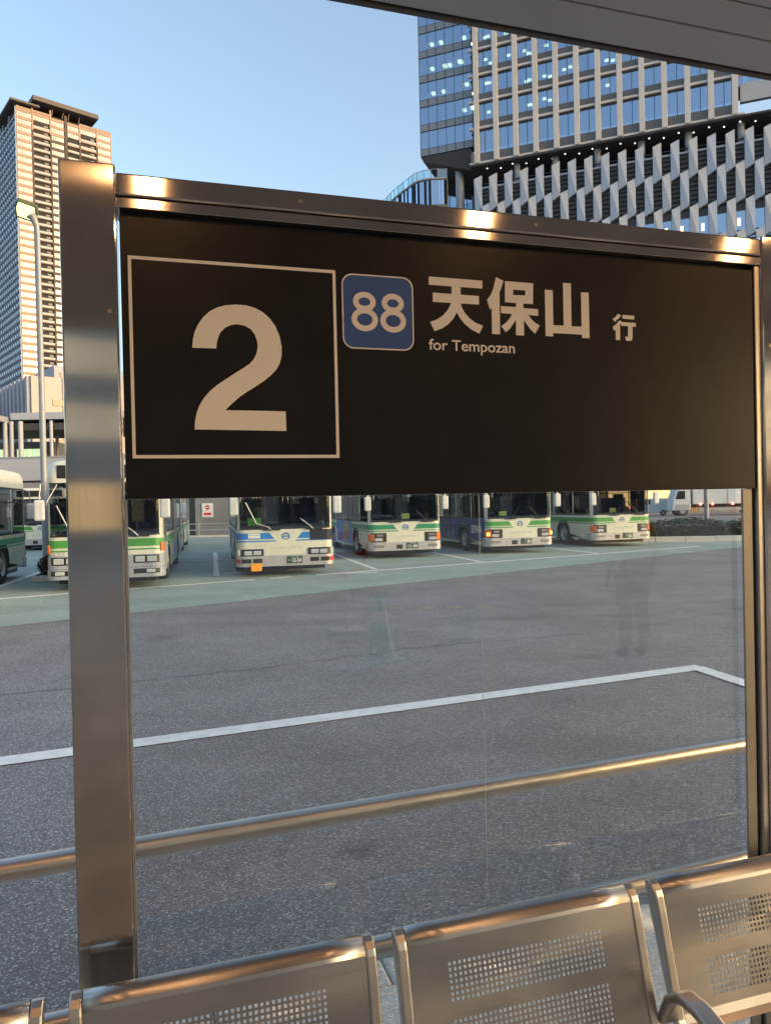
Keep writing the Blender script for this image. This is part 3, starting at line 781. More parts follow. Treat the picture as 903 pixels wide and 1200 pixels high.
            MB().box(-.97, -.66, -.010, -.003, 1.01, 1.135).obj('notice_plate', 'print_white', t, .004)
            lettering('lettering', 'Universal design', .26, .04, Matrix.Translation((-.815, -.0115, 1.09)) @ Matrix.Rotation(R(90), 4, 'X'), 'print_blue', t)
    if plate:
        MB().box(.02, .42, -.058, -.038, .335, .525).obj('number_plate', 'plate_green', t, .006)
        lettering('plate_number', plate, .33 if len(plate) > 4 else .24, .105, Matrix.Translation((.225 if len(plate) > 4 else .26, -.0605, .415)) @ Matrix.Rotation(R(90), 4, 'X'), 'print_white', t, .02)
        lettering('plate_office', 'なにわ 200', .20, .035, Matrix.Translation((.22, -.0605, .497)) @ Matrix.Rotation(R(90), 4, 'X'), 'print_white', t)
    if number:
        lettering('fleet_number', number, .24, .10, Matrix.Translation((-.985, -.006, .852)) @ Matrix.Rotation(R(90), 4, 'X'), 'bus_silver', t, .02)
    # wipers, mirrors, cards
    wm = 'black_plastic' if style == 'new' else 'bus_silver'
    for x0 in (-.36, .74):
        if style == 'new':
            w_ = [(x0, -.03, 1.20), (x0 + (.05 if x0 < 0 else -.05), -.05, 1.27), (x0 + (.30 if x0 < 0 else -.36), -.03, 1.60)]
        else:
            w_ = [(x0, -.03, 1.20), (x0 - .10, -.05, 1.30), (x0 - .40, -.05, 1.40), (x0 - .66, -.03, 1.95)] if x0 < 0 else [(x0, -.03, 1.20), (x0 - .12, -.05, 1.32), (x0 - .35, -.03, 1.50)]
        wa = MB().tube(w_, .016, 6).obj('wiper_arm', wm, t)
        MB().tube([(x0 - .22, -.035, 1.225), (x0 + .22, -.035, 1.225)], .018, 6).obj('wiper_pivot', 'black_plastic', wa)
    for s in (1, -1):
        mm = MB().box(s * 1.33 - .11, s * 1.33 + .11, -.30, -.18, 1.62, 2.08).obj('mirror', 'mirror_white' if s < 0 or style != 'new' else 'mirror_white', t, .045, 3)
        MB().tube([(s * 1.12, .03, 2.5), (s * 1.30, -.22, 2.42), (s * 1.33, -.25, 2.05)], .016, 8).obj('mirror_arm', 'steel_pipe', t)
    MB().tube([(-1.0, -.01, 2.42), (-1.16, -.34, 2.02), (-1.16, -.34, 1.93)], .012, 6).obj('mirror_arm', 'steel_pipe', t)
    if card:
        x, z, w2, h2, m2 = card
        MB().box(x - w2 / 2, x + w2 / 2, .03, .034, z - h2 / 2, z + h2 / 2).obj('window_card', m2, t)
    sw = MB()
    for k in range(16):
        q0, q1 = (2 * math.pi * j / 16 for j in (k, k + 1))
        sw.tube([(.62 + .22 * math.cos(q), .72 + .10 * math.sin(q), 1.55 + .18 * math.sin(q)) for q in (q0, q1)], .018, 6)
    sw.tube([(.62, .6, 1.2), (.62, .72, 1.55)], .03, 6).obj('steering_wheel', 'black_plastic', t)
    # doors on the kerb side (the viewer's right when the bus faces the viewer)
    for y0, y1 in ((.18, 1.22), (4.95, 6.5)):
        dr = band(MB(), A1 + y0, A1 + y1, .36, 2.46, .010, .02).obj('door', 'bus_silver', t, .006)
        for q0, q1 in ((y0 + .06, (y0 + y1) / 2 - .03), ((y0 + y1) / 2 + .03, y1 - .06)):
            band(MB(), A1 + q0, A1 + q1, 1.05, 2.38, .014).obj('door_glass', 'bus_glass' if False else 'win_dark', dr)
    if side_l: side_l(t)
    return t
def trim_all():
    mb = MB()
    for s in (1, -1):
        for z0, z1 in ((1.235, 1.275), (2.44, 2.48), (2.08, 2.11)):
            band(mb, *sorted((s * A1, s * (A1 + 9.72))), z0, z1, .006, .012)
    return mb
def outl_pt(a, e, z): x, y, nx, ny = outl(a); return (x + nx * e, y + ny * e, z)
def side_pts(pts, e): return [(-BW / 2 - e, y, z) for y, z in pts]
def ad_seiwa(t):
    mb = MB(); band(mb, -A1 - 5.2, -A1 + .05, lambda a: max(.40, archb(a) + .0), 1.23, .006, extra=arch_ex)
    ad = mb.obj('advert_panel', 'ad_blue', t)
    lettering('lettering', 'SEIWA', 1.15, .30, Matrix.Translation((-BW / 2 - .009, 1.02, .86)) @ Matrix.Rotation(R(-90), 4, 'Z') @ Matrix.Rotation(R(90), 4, 'X'), 'print_white', ad, .03)
    f = MB()
    for y, h, w2 in ((3.75, 1.0, .16), (4.25, .90, .18)):
        f.face(side_pts([(y - w2, .42), (y + w2, .42), (y + w2 * .8, h - .2), (y - w2 * .8, h - .2)], .009))
    f.obj('printed_figure', 'print_grey', ad)
    f = MB()
    for y, h in ((3.75, 1.0), (4.25, .90)):
        f.face(side_pts([(y + .11 * math.cos(q), h - .06 + .13 * math.sin(q)) for q in (2 * math.pi * k / 12 for k in range(12))], .010))
    f.obj('printed_face', 'ad_skin', ad)
def ad_flower(t):
    mb = MB(); band(mb, -A1 - 8.5, -A1 - 2.9, .42, 1.23, .006, extra=arch_ex)
    mb = MB(); band(mb, -A1 - 6.4, -A1 - 2.95, .40, 1.23, .006)
    ad = mb.obj('advert_panel', 'ad_sky', t)
    c = (4.35, .98)
    f = MB()
    for k in range(10):
        q = 2 * math.pi * k / 10
        f.face(side_pts([(c[0], c[1]), (c[0] + .55 * math.cos(q - .2), c[1] + .22 * math.sin(q - .2)), (c[0] + .75 * math.cos(q), c[1] + .26 * math.sin(q)), (c[0] + .55 * math.cos(q + .2), c[1] + .22 * math.sin(q + .2))], .009 + k * .0003))
    f.obj('printed_flower', 'ad_yellow', ad)
    MB().face(side_pts([(3.9, .45), (4.7, .45), (4.6, .85), (4.0, .85)], .013)).obj('printed_body', 'ad_orange', ad)
    MB().face(side_pts([(5.1, .42), (6.2, .42), (6.2, .75), (5.5, .8)], .009)).obj('printed_corner', 'ad_purple', ad)

RZ = R(13)
bus('older green striped bus half hidden by the left steel post, number 122 on its front', 'old', (-6.38, 17.0, 0), RZ, None, number='122')
bus('cream bus with blue V stripe, plate 13-54 and an orange flap under its bumper', 'blue', (-2.62, 19.55, 0), RZ, '・13-54', color='bus_blue', card=(-.80, 1.44, .34, .2, 'card_green'))
bus('cream bus with teal green V stripe and plate 11-44, flower advert on its side', 'new', (.66, 25.1, 0), RZ, '11-44', color='bus_teal', side_l=ad_flower, card=(0.02, 1.42, .28, .18, 'card_yellow'))
bus('green striped bus with dark blue SEIWA advert on its side and lit turn signals', 'new', (4.72, 26.3, 0), RZ, '・381', side_l=ad_seiwa, lit=True, card=(-.62, 1.42, .28, .16, 'card_yellow'))
bus('cream and green bus at the right end of the row beside the hedge', 'new', (9.1, 28.8, 0), RZ, '・563', card=(-.36, 1.42, .26, .16, 'card_yellow'))
bus('white and green bus at the far left seen along its side, nose pointing away', 'new', (-11.55, 21.2, 0), RZ + math.pi, None, color='bus_teal')
bus('white and green bus behind the planter, between the far left bus and the older bus', 'new', (-16.4, 35.5, 0), RZ, None)
bus('dark green striped bus parked behind the older bus, only a sliver of its flank showing', 'new', (-9.55, 30.2, 0), RZ, None, color='bus_teal')

# planter island with a clipped bush, beside the far left bus
def leaves(n, inside, size, seed):
    rnd = random.Random(seed); mb = MB(); k = 0
    while k < n:
        p = inside(rnd)
        if p is None: continue
        a = Vector((rnd.gauss(0, 1), rnd.gauss(0, 1), rnd.gauss(0, 1))).normalized(); b = a.orthogonal().normalized()
        c = a.cross(b); th = rnd.uniform(0, 6.28); u = (b * math.cos(th) + c * math.sin(th)); v_ = a.cross(u)
        s = size * rnd.uniform(.6, 1.3); p = Vector(p)
        mb.face([p - u * s, p - v_ * s * .45, p + u * s, p + v_ * s * .45]); k += 1
    return mb
bs = thing('clipped_bush', 'small rounded red brown bush on a concrete planter kerb', 'bush', (-8.95, 19.9, 0))
def in_bush(r):
    p = Vector((r.uniform(-1, 1), r.uniform(-1, 1), r.uniform(-1, 1)))
    l = p.length
    if l > 1 or l < .55: return None
    return (p.x * .30, p.y * .45, .40 + p.z * .27)
leaves(1500, in_bush, .035, 3).obj('crown', 'leaf_red', bs, fix=False)['kind'] = 'stuff'
mb = MB()
for k in range(7): mb.tube([(0, 0, .1), (random.uniform(-.2, .2), random.uniform(-.3, .3), .5)], .012, 5)
mb.obj('stem', 'twig', bs)
pl = thing('planter_kerb', 'low concrete planter kerb under the small bush', 'planter', (-8.95, 19.9, 0), RZ)
MB().box(-.36, .36, -.62, .62, 0, .17).obj('planter_stone', 'concrete', pl, .03)
MB().box(-.27, .27, -.53, .53, .165, .18).obj('planter_soil', 'soil', pl)

# ------------------------------------------------------------------ lot backdrop: wall, railing, raised walkway
vw = thing('concrete_wall', 'grey concrete wall with dark bays behind the parked buses', 'wall', (0, 0, 0))
MB().box(-62, 9, 51, 51.6, 0, 3.9).obj('wall', 'dark_wall', vw)
for x0, x1 in ((-12.9, -9.6), (-6.9, -4.6), (-3.2, 4.0), (-30, -22)):
    MB().box(x0, x1, 50.7, 50.995, 0, 3.85).obj('wall_panel', 'concrete_wall', vw)
for x in (-8.9, -6.3, -14, 1.5, 5):
    MB().tube([(x, 50.3, 0), (x, 50.3, 3.85)], .16, 12).obj('column', 'mirror_white', vw)
ps = thing('notice_poster', 'white and red notice on the grey wall behind the buses', 'notice', (-12.05, 50.68, 1.25))
MB().box(-.38, .38, -.03, 0, 0, .95).obj('board', 'paper', ps)
MB().tube([(0, -.032, .66), (0, -.036, .66)], .16, 20).obj('red_disc', 'sign_red', ps)
MB().box(-.13, .13, -.040, -.037, .63, .69).obj('disc_bar', 'paper', ps)
MB().box(-.25, .25, -.034, -.031, .14, .3).obj('print_block', 'sign_red', ps)
fn = thing('pipe_fence', 'low grey pipe fence in front of the wall at the back of the lot', 'fence', (-12, 48, 0))
for z in (.85, .45): MB().tube([(-30, 0, z), (12, 0, z)], .04, 8).obj('rail', 'steel_grey', fn)
for k in range(22): MB().tube([(-30 + k * 2, 0, 0), (-30 + k * 2, 0, .9)], .04, 8).obj('fence_post', 'steel_grey', fn)
MB().box(-30, 12, -.1, .15, 0, .12).obj('fence_kerb', 'concrete', fn)

dk = thing('raised_walkway', 'raised pedestrian walkway with grey fascia behind the left buses', 'walkway', (0, 55, 0))
MB().box(-75, 9, -3, -2.7, 4.05, 5.62).obj('fascia', 'fascia_grey', dk)
MB().box(-75, 9, -2.7, 12, 4.3, 4.8).obj('deck_slab', 'concrete_wall', dk)
MB().box(-75, 9, -3.05, -2.65, 5.625, 5.72).obj('coping', 'steel_grey', dk)
for x in (-70, -55, -40, -20, -8): MB().box(x, x + .9, 2, 3, 0, 4.3).obj('pier', 'concrete_wall', dk)
rf = thing('walkway_roof', 'flat steel roof on slim columns over the raised walkway', 'roof', (0, 55, 4.8))
MB().box(-75, -27.1, -2.2, 6, 3.55, 3.95).obj('roof_slab', 'steel_grey', rf)
MB().box(-26.9, -14, -1.0, 7, 3.75, 4.25).obj('roof_slab', 'fascia_grey', rf)
MB().box(-75, -14, -.8, 5.6, 3.0, 3.5).obj('roof_beam', 'dark_wall', rf)
for x, r_ in ((-27.2, .16), (-26.75, .14), (-26.1, .17), (-28.0, .09), (-23.9, .12), (-33, .15), (-39, .15)):
    MB().tube([(x, -1.2, 0), (x, -1.2, 3.6)], r_, 12).obj('roof_column', 'fascia_grey', rf)
for x in (-29.3, -25.4, -24.6):
    MB().tube([(x, 3.2, 0), (x, 3.2, 3.2)], .12, 10).obj('roof_column', 'steel_grey', rf)
ks = thing('lit_kiosk', 'small lit glass kiosk on the raised walkway', 'kiosk', (-31, 62, 4.8))
MB().box(-5, 3.6, 0, 3, 0, 2.9).obj('kiosk_wall', 'concrete_wall', ks)
for x in (-4, -2.6, -1.2, .6, 1.6): MB().box(x, x + 1.1, -.04, -.005, .5, 2.3).obj('lit_window', 'win_lit', ks)

# ------------------------------------------------------------------ street lamps
def street_lamp(label, x, y, h, arm, tilt, turn):
    t = thing('street_lamp', label, 'street lamp', (x, y, 0), 0, 'street lamps around the bus lot')
    MB().tube([(0, 0, 0), (0, 0, h * .45), (0, 0, h - .25)], [.105, .095, .075], 14).obj('pole', 'pole_grey', t, smooth=True)
    ex = arm[0] * .55
    MB().tube([(0, 0, h - .28), (arm[0] * .06, -.02, h - .02), (arm[0] * .35, -.06, h + arm[1] * .5), (ex, -.1, h + arm[1] * .72)], [.075, .085, .12, .17], 14).obj('neck', 'pole_grey', t, smooth=True)
    Mh = Matrix.Translation((arm[0], -.16, h + arm[1])) @ Matrix.Rotation(R(tilt[1]), 4, 'Y') @ Matrix.Rotation(R(tilt[0]), 4, 'X') @ Matrix.Rotation(R(turn), 4, 'Z')
    hd = MB().prism([(-.29, -.27), (.29, -.27), (.345, 0), (.28, .33), (-.28, .33), (-.345, 0)], lambda u, v, w_: Mh @ Vector((u, v, w_)), -.05, .12).obj('lamp_head', 'lamp_head_dark', t, .04, 3)
    MB().prism([(-.235, -.22), (.235, -.22), (.28, 0), (.225, .26), (-.225, .26), (-.28, 0)], lambda u, v, w_: Mh @ Vector((u, v, w_)), -.065, -.035).obj('lens', 'street_lens', hd, .03, 3)
    return t
street_lamp('lit street lamp on a tall grey pole in front of the tall apartment tower', -10.75, 23.6, 10.85, (-.26, .42), (-42, 0), 25)
street_lamp('lit street lamp on a grey pole rising from the hedge', 14.25, 33.2, 12.35, (1.35, .55), (-8, -14), 90)

# ------------------------------------------------------------------ hedge, road and vehicles on the right
hg = thing('hedge', 'low clipped dark green hedge behind a concrete kerb right of the buses', 'hedge', (15.5, 31.9, 0), R(-8))
def in_hedge(r):
    x, y, z = r.uniform(-6.5, 9.5), r.uniform(-.95, 1.0), r.uniform(.1, 1)
    top = .86 + .10 * math.sin(x * 1.9) + .07 * math.sin(x * 5.3 + y * 3)
    if z > top: return None
    if abs(y) < .72 and z < top - .22: return None
    return (x, y + r.gauss(0, .03), z)
leaves(15000, in_hedge, .055, 5).obj('foliage', 'leaf_dark', hg, fix=False)['kind'] = 'stuff'
leaves(3200, lambda r: in_hedge(r), .045, 6).obj('dry_foliage', 'leaf_red', hg, fix=False)['kind'] = 'stuff'
MB().box(-6.4, 9.4, -.6, .65, 0, .62).obj('twig_core', 'soil', hg, .05)
hk = thing('hedge_kerb', 'pale concrete kerb stones in front of the hedge', 'kerb', (15.5, 31.9, 0), R(-8))
mk = MB().box(-.59, .59, -.14, .14, 0, .24).mesh('kerb_stone'); mk.materials.append(MAT['concrete'])
for k in range(13): o = link('kerb_stone', mk, None, hk, .02); o.location = (-6 + k * 1.2, -1.42, random.uniform(-.006, .006))
sheet('planting_bed', [(8.7, 31.7), (25.3, 29.3), (25.6, 31.6), (9.0, 34.4)], .10, 'soil', 'brown soil bed under the hedge')
for y, x0, x1 in ((52, 14, 60), (58.5, 15, 60), (70, 20, 70)): stripe_line((x0, y), (x1, y - 4), .5)
# box truck seen from the side
tk = thing('box_truck', 'white box truck with red side lamps passing on the road beyond the hedge', 'truck', (30.1, 79, 0), R(-6))
MB().box(1.95, 14, -1.2, 1.2, 1.2, 3.9).obj('cargo_box', 'truck_white', tk, .05)
for x in (5.4, 8.2, 11): MB().box(x, x + .10, -1.23, -1.19, 1.25, 3.8).obj('box_rib', 'bus_silver', tk)
cab = MB().prism([(-.1, .55), (1.75, .55), (1.75, 3.0), (.45, 3.0), (.0, 1.8)], lambda u, v, w_: (u, w_, v), 1.15, -1.15).obj('cab', 'truck_white', tk, .08, 3)
MB().prism([(.22, 1.75), (1.2, 1.75), (1.2, 2.6), (.50, 2.6)], lambda u, v, w_: (u, w_, v), -1.15, -1.17).obj('cab_window', 'win_dark', cab)
MB().box(2.2, 13.8, -.9, .9, .85, 1.18).obj('chassis', 'black_plastic', tk)
for x in (.95, 7.9, 9.1):
    for y in (-1.0, 1.0):
        wh = MB().tube([(x, y - .14, .52), (x, y + .14, .52)], .52, 24).obj('wheel', 'rubber', tk)
        MB().tube([(x, y - .15, .52), (x, y + .15, .52)], .30, 16).obj('rim', 'rim_steel', wh)
MB().prism([(.2, .62), (1.7, .62), (1.55, 1.22), (.35, 1.22)], lambda u, v, w_: (u, w_, v), -1.16, -1.20).obj('mudguard', 'bus_silver', tk)
for x in (2.6, 3.8, 5.8, 7.1): MB().box(x, x + .22, -1.28, -1.2, 1.08, 1.26).obj('side_lamp', 'red_lit', tk, .02)
MB().box(2.6, 6.8, -1.1, -.9, .5, .8).obj('side_guard', 'steel_grey', tk)
vn = thing('white_van', 'small white van just ahead of the box truck on the road', 'van', (28.3, 82, 0), R(-6))
MB().prism([(-1.6, .35), (2.6, .35), (2.6, 1.9), (.1, 1.9), (-.75, 1.25), (-1.6, 1.0)], lambda u, v, w_: (u, w_, v), .8, -.8).obj('body', 'truck_white', vn, .08, 3)
MB().prism([(-.55, 1.25), (.55, 1.25), (.55, 1.75), (.15, 1.75)], lambda u, v, w_: (u, w_, v), -.80, -.815).obj('window', 'win_dark', vn)
for x in (-.95, 1.9):
    wh = MB().tube([(x, -.82, .32), (x, -.6, .32)], .32, 18).obj('wheel', 'rubber', vn)
    MB().tube([(x, -.835, .32), (x, -.6, .32)], .18, 12).obj('rim', 'rim_steel', wh)
MB().box(-1.64, -1.55, -.78, -.5, .85, 1.05).obj('lamp', 'red_lit', vn, .02)
bb = thing('brown_building', 'brown low building with a lit shop front far beyond the road', 'building', (40, 104, 0))
MB().box(-10, 40, 0, 12, 0, 13).obj('wall', 'brown_block', bb)
for k in range(8): MB().box(-9 + k * 5, -9 + k * 5 + 3.6, -.08, -.01, .6, 3.0).obj('shop_window', 'shop_glow', bb)

# ------------------------------------------------------------------ apartment tower (far left)
def frame2(P, phi):
    d = Vector((math.sin(R(phi)), math.cos(R(phi)), 0)); return P, d
TZ = Vector((-153.6, 320, 0))
tw = thing('apartment_tower', 'very tall peach and brown apartment tower with a slanted looking roof slab', 'building', TZ, R(90 - 50))
# local: x along the right face, y into the building (the left face runs along +y), z up
FH = 3.22; TOP = 176.0; NF = 37
MB().box(.35, 40.0, .35, 42, 0, TOP - .2).obj('core', 'tower_dark', tw)
BAYS = [(0, 6.4, 'w'), (6.4, 13.9, 'l'), (13.9, 19.7, 'w'), (20.9, 26.3, 'b'), (26.3, 33.9, 'l'), (33.9, 40.3, 'w')]
wmesh = {}
peach, brown, balc, darkm, mull = MB(), MB(), MB(), MB(), MB()
def win_mesh(wd, h, key, m):
    if key not in wmesh:
        me = MB().box(0, wd, .05, .25, 0, h).mesh('window'); me.materials.append(MAT[m]); wmesh[key] = me
    return wmesh[key]
for f in range(NF):
    z = TOP - 2.2 - f * FH             # top of this floor's window
    for bi, (x0, x1, ty) in enumerate(BAYS):
        wd = x1 - x0 - .5
        edgebay = bi in (0, 5)
        white = edgebay or f < (3 if bi in (2, 3) else 0)
        fr = peach if (edgebay or f < 3) else brown
        if ty == 'w' or (ty == 'b' and f < 2) or (ty == 'l' and f == 0):
            h = 2.0 if ty != 'l' else 3.0
            o = link('window', win_mesh(wd, h, ('w', round(wd, 2), h), 'tower_pane'), None, tw); o.location = (x0 + .25, 0, z - h + (1.0 if ty == 'l' else 0))
            np_ = 6
            for k in range(1, np_): mull.box(x0 + .25 + wd * k / np_ - .07, x0 + .25 + wd * k / np_ + .07, -.02, .04, z - h, z)
            fr.box(x0, x1, -.12, .30, z + .001, z + FH - 2.0)
            if ty == 'l': fr.box(x0, x1, -.3, .3, z + 1.2, z + 2.2)
        else:
            # recessed balcony: pale front panel, dark opening, small window beside it
            darkm.box(x0 + .3, x1 - .3, .25, .34, z - FH + 1.2, z + 1.2)
            o = link('balcony', win_mesh(wd * .97, .95, ('b', round(wd, 2)), 'tower_balcony'), None, tw); o.location = (x0 + .25, -.25, z - 2.1)
            fr.box(x0, x1, -.28, .30, z - 2.1 - .55, z - 2.11)
            if bi != 3: mull.box(x0 + wd * .68, x0 + wd * .68 + 1.6, -.0, .2, z - .9, z + .0)
    fz = TOP - 2.2 - f * FH
for x in (6.4, 13.9): (peach).box(x - .35, x + .35, -.32, .3, TOP - 8.6, TOP + 2.0); brown.box(x - .35, x + .35, -.33, .3, TOP - 2.2 - NF * FH, TOP - 8.61)
for x in (26.3, 33.9): (peach).box(x - .35, x + .35, -.32, .3, TOP - 8.6, TOP - .5); brown.box(x - .35, x + .35, -.33, .3, TOP - 2.2 - NF * FH, TOP - 8.61)
brown.box(19.75, 20.85, -.40, .3, TOP - 2.2 - NF * FH, TOP + 1.5)
peach.box(-.01, .30, -.10, .5, TOP - 2.2 - NF * FH, TOP); peach.box(40.0, 40.4, -.1, 30, 0, TOP - .5)
peach.box(0, 6.3, -.14, .3, TOP - 1.2, TOP); peach.box(34, 40.4, -.14, .3, TOP - 1.0, TOP + .3)
for a, b, c in ((peach, 'cladding', 'tower_peach'), (brown, 'balcony_frame', 'tower_brown'), (darkm, 'balcony_recess', 'tower_dark'), (mull, 'mullion', 'tower_mullion')):
    q = a.obj(b, c, tw, fix=False); q['kind'] = 'stuff'
# left face: regular grid of balconies and frames, receding
lf_f, lf_p, lf_d = MB(), MB(), MB()
for f in range(NF + 3):
    z = TOP - 2.2 - f * FH
    lf_f.box(-.45, .28, 0, 42, z - 2.75, z - 2.1)
    for k in range(12):
        y = .8 + k * 3.45
        lf_p.box(-.30, .30, y + .5, y + 2.6, z - 2.1, z - .95)
        if k % 3 != 1: lf_p.box(-.02, .30, y + 1.9, y + 3.1, z - .95, z + .3)
for k in range(13): lf_f.box(-.5, .28, .05 + k * 3.45, .55 + k * 3.45, 40, TOP - .5 if k not in (1, 2, 4, 5) else TOP - 6)
for a, b, c in ((lf_f, 'side_frame', 'tower_blue'), (lf_p, 'side_balcony', 'tower_pane_blue')):
    q = a.obj(b, c, tw, fix=False); q['kind'] = 'stuff'
rs = MB().box(6.2, 34, -2.8, 30, 179.3, 181.2).box(-2.6, 9, -2.2, 30, 176.8, 177.6).obj('roof', 'tower_roof', tw)
for x in (14.5, 19, 21.5, 26): MB().tube([(x, .3, TOP), (x + .6, .3, 179.3)], .25, 6).obj('roof_strut', 'tower_roof', rs)
MB().box(8, 33, 8, 28, TOP - .3, 179.3).obj('roof_house', 'tower_brown', rs)

# ------------------------------------------------------------------ low pink buildings (left middle)
pk = thing('pink_building', 'pale pink mid rise building with ribbed side below the apartment tower', 'building', (-35.2, 75, 0), R(40))
MB().box(0, 30, 0, 14, 0, 15.6).obj('wall', 'pink_wall', pk)
for k in range(9): MB().box(-.35, -.005, .3 + k * 1.55, .3 + k * 1.55 + .8, 6, 15.6).obj('wall_rib', 'blue_wall', pk)
for k in range(9):
    for z in (12.0, 8.4, 5.4): MB().box(-.06, -.006, 1.15 + k * 1.55, 1.15 + k * 1.55 + .55, z, z + 1.35).obj('window', 'win_dark', pk)
for x, m_ in ((2.0, 'win_dark'), (4.6, 'win_teal'), (7.2, 'win_dark')):
    for z in (12.7, 8.6, 5.9): MB().box(x, x + 1.0, -.07, -.006, z, z + .65).obj('window', m_, pk)
MB().box(3.0, 3.15, -.10, -.004, 4, 15.58).obj('wall_joint', 'blue_wall', pk)
bq = MB().box(3.4, 28, 4, 13, 15.6, 17.6).obj('roof_block', 'blue_wall', pk)
for k in range(5): MB().box(4 + k * 3, 4.6 + k * 3, 3.93, 3.995, 16.3, 16.9).obj('window', 'win_dark', bq)
p2 = thing('pink_annex', 'low pale pink annex at the left edge beside the ribbed building', 'building', (-46, 84, 0), R(8))
MB().box(-14, 4.5, 0, 10, 0, 15.4).obj('wall', 'pink_wall', p2)
MB().box(-14, 4.5, -.12, -.004, 13.2, 13.4).obj('wall_joint', 'blue_wall', p2)
for k in range(6): MB().box(-12 + k * 2.6, -10.6 + k * 2.6, -.06, -.004, 9.5, 10.8).obj('window', 'win_dark', p2)

# ------------------------------------------------------------------ office tower (right)
OT = thing('office_tower', 'glass office tower with pale pillars above a podium of white folded fins', 'building', (7.116, 132, 0), R(90 - 111))
# local: x along the facade, y into the building, z up
def share_box(key, x0, x1, y0, y1, z0, z1, m):
    if key not in MESH:
        me = MB().box(x0, x1, y0, y1, z0, z1).mesh(key); me.materials.append(MAT[m]); MESH[key] = me
    return MESH[key]
# curtain wall at the left end (x 0.2 .. 10.2), floors every 4.35 m
cw_y = .9
zs = [63.35 + 4.30 * k for k in range(8)]
pw = 1.585
for k, z in enumerate(zs):
    for j in range(6):
        x = .22 + j * pw
        o = link('spandrel', share_box('spandrel_cw', .03, pw - .03, cw_y, cw_y + .1, 0, 1.15, 'spandrel_light'), None, OT); o.location = (x, 0, z)
        o = link('window', share_box('pane_cw', .03, pw - .03, cw_y + .02, cw_y + .05, 0, 2.95, 'tower_glass'), None, OT); o.location = (x, 0, z + 1.2)
    MB().box(.2, 10.4, cw_y - .06, cw_y + .3, z + 4.16, z + 4.29).obj('floor_edge', 'mullion', OT)
    MB().box(.2, 10.4, cw_y - .03, cw_y + .2, z + 1.15, z + 1.20).obj('floor_edge', 'mullion', OT)
    MB().box(.3, 52, cw_y + 2.0, cw_y + 2.2, z, z + 4.2).obj('room_wall', 'room_dark', OT)
    MB().box(.3, 10.3, cw_y + .2, cw_y + 2, z + 4.0, z + 4.15).obj('room_ceiling', 'room_dark', OT)
for j in range(7): MB().box(.20 + j * pw - .03, .20 + j * pw + .03, cw_y - .05, cw_y + .1, 63.3, 98).obj('mullion', 'mullion', OT)
MB().box(.19, .33, cw_y - .02, 25, 63.3, 98).obj('end_wall', 'spandrel_light', OT)
rl = random.Random(11)
lampq = MB()
for (fl_, x) in ((4, 1.9), (4, 3.6), (4, 7.8), (3, 1.9), (3, 4.2), (3, 5.1), (3, 6.9), (3, 7.2), (2, 2.0), (2, 3.9), (2, 8.1), (1, 7.6), (1, 9.0), (5, 5.0)):
    z = zs[fl_] + 3.0 - rl.uniform(0, .5)
    lampq.box(x, x + .62, cw_y + 1.2, cw_y + 1.95, z + .02, z + .34)
for (fl_, x) in ((4, 4.6), (4, 9.2), (2, 5.0), (2, 7.6), (2, 9.2)): lampq.box(x, x + .7, cw_y + 1.6, cw_y + 1.97, zs[fl_] + 1.35, zs[fl_] + 1.52)
lampq.obj('office_light', 'office_lamp', OT, fix=False)
# pillared facade
PX = [10.65 + 3.325 * k for k in range(13)]
slab = [60.6, 65.9, 70.45, 74.95, 79.3, 83.65, 88.0]          # top of each floor's ledge
for x in PX:
    MB().box(x - .42, x + .42, -.55, .2, 59.75, 92).obj('pillar', 'pillar_stone', OT, .03)
lampr = MB()
for k, z in enumerate(slab):
    last = k == len(slab) - 1
    zn = slab[k + 1] if not last else z + 4.3
    MB().box(9.3, 51.9, -.30, .25, z - .95 if k == 0 else z - .36, z - .62 if k == 0 else z).obj('ledge', 'pillar_stone', OT, .02)
    for j in range(12):
        x0, x1 = PX[j] + .42, PX[j + 1] - .42; wd = x1 - x0
        sp_h = 1.55 if k == 0 else 1.15
        zb = z - .62 if k == 0 else z
        o = link('spandrel', share_box('spandrel_p%d' % k, 0, wd, .05, .2, 0, sp_h, 'spandrel'), None, OT); o.location = (x0, 0, zb)
        hw = zn - .36 - .32 - (zb + sp_h)
        xm = wd * (.36 if j % 2 == 0 else .60) if j < 2 else wd * .58
        for a, b in ((0, xm - .05), (xm + .05, wd)):
            o = link('window', share_box('pane_p_%d_%.2f' % (k, b - a), 0, b - a, .16, .19, 0, hw, 'tower_glass'), None, OT); o.location = (x0 + a, 0, zb + sp_h)
        MB().box(x0 + xm - .05, x0 + xm + .05, .10, .2, zb + sp_h, zb + sp_h + hw).obj('mullion', 'mullion', OT)
    MB().box(10.7, 51, .1, .4, zn - .68, zn - .365).obj('shade_box', 'mullion', OT)
    MB().box(10.7, 51, .45, 2.7, zn - .6, zn - .4).obj('room_ceiling', 'room_dark', OT)
lit = [(3, 0, .5), (3, 0, 1.4), (2, 0, .6), (2, 0, 1.1), (1, 0, .9), (3, 2, .6), (3, 2, 1.2), (3, 2, 1.9), (3, 1, 1.2), (2, 2, .8), (2, 2, 1.3), (2, 3, .5), (2, 3, 1.4), (1, 2, 1.2), (1, 2, 1.8), (1, 3, .4), (1, 3, 1.3), (3, 3, .9), (2, 4, .4), (2, 4, 1.4),
       (2, 6, .5), (2, 6, 1.5), (2, 7, .4), (2, 7, 1.3), (1, 6, .6), (2, 9, .6), (2, 9, 1.6), (4, 0, .4), (4, 0, 1.0), (4, 1, .8), (4, 2, 1.1)]
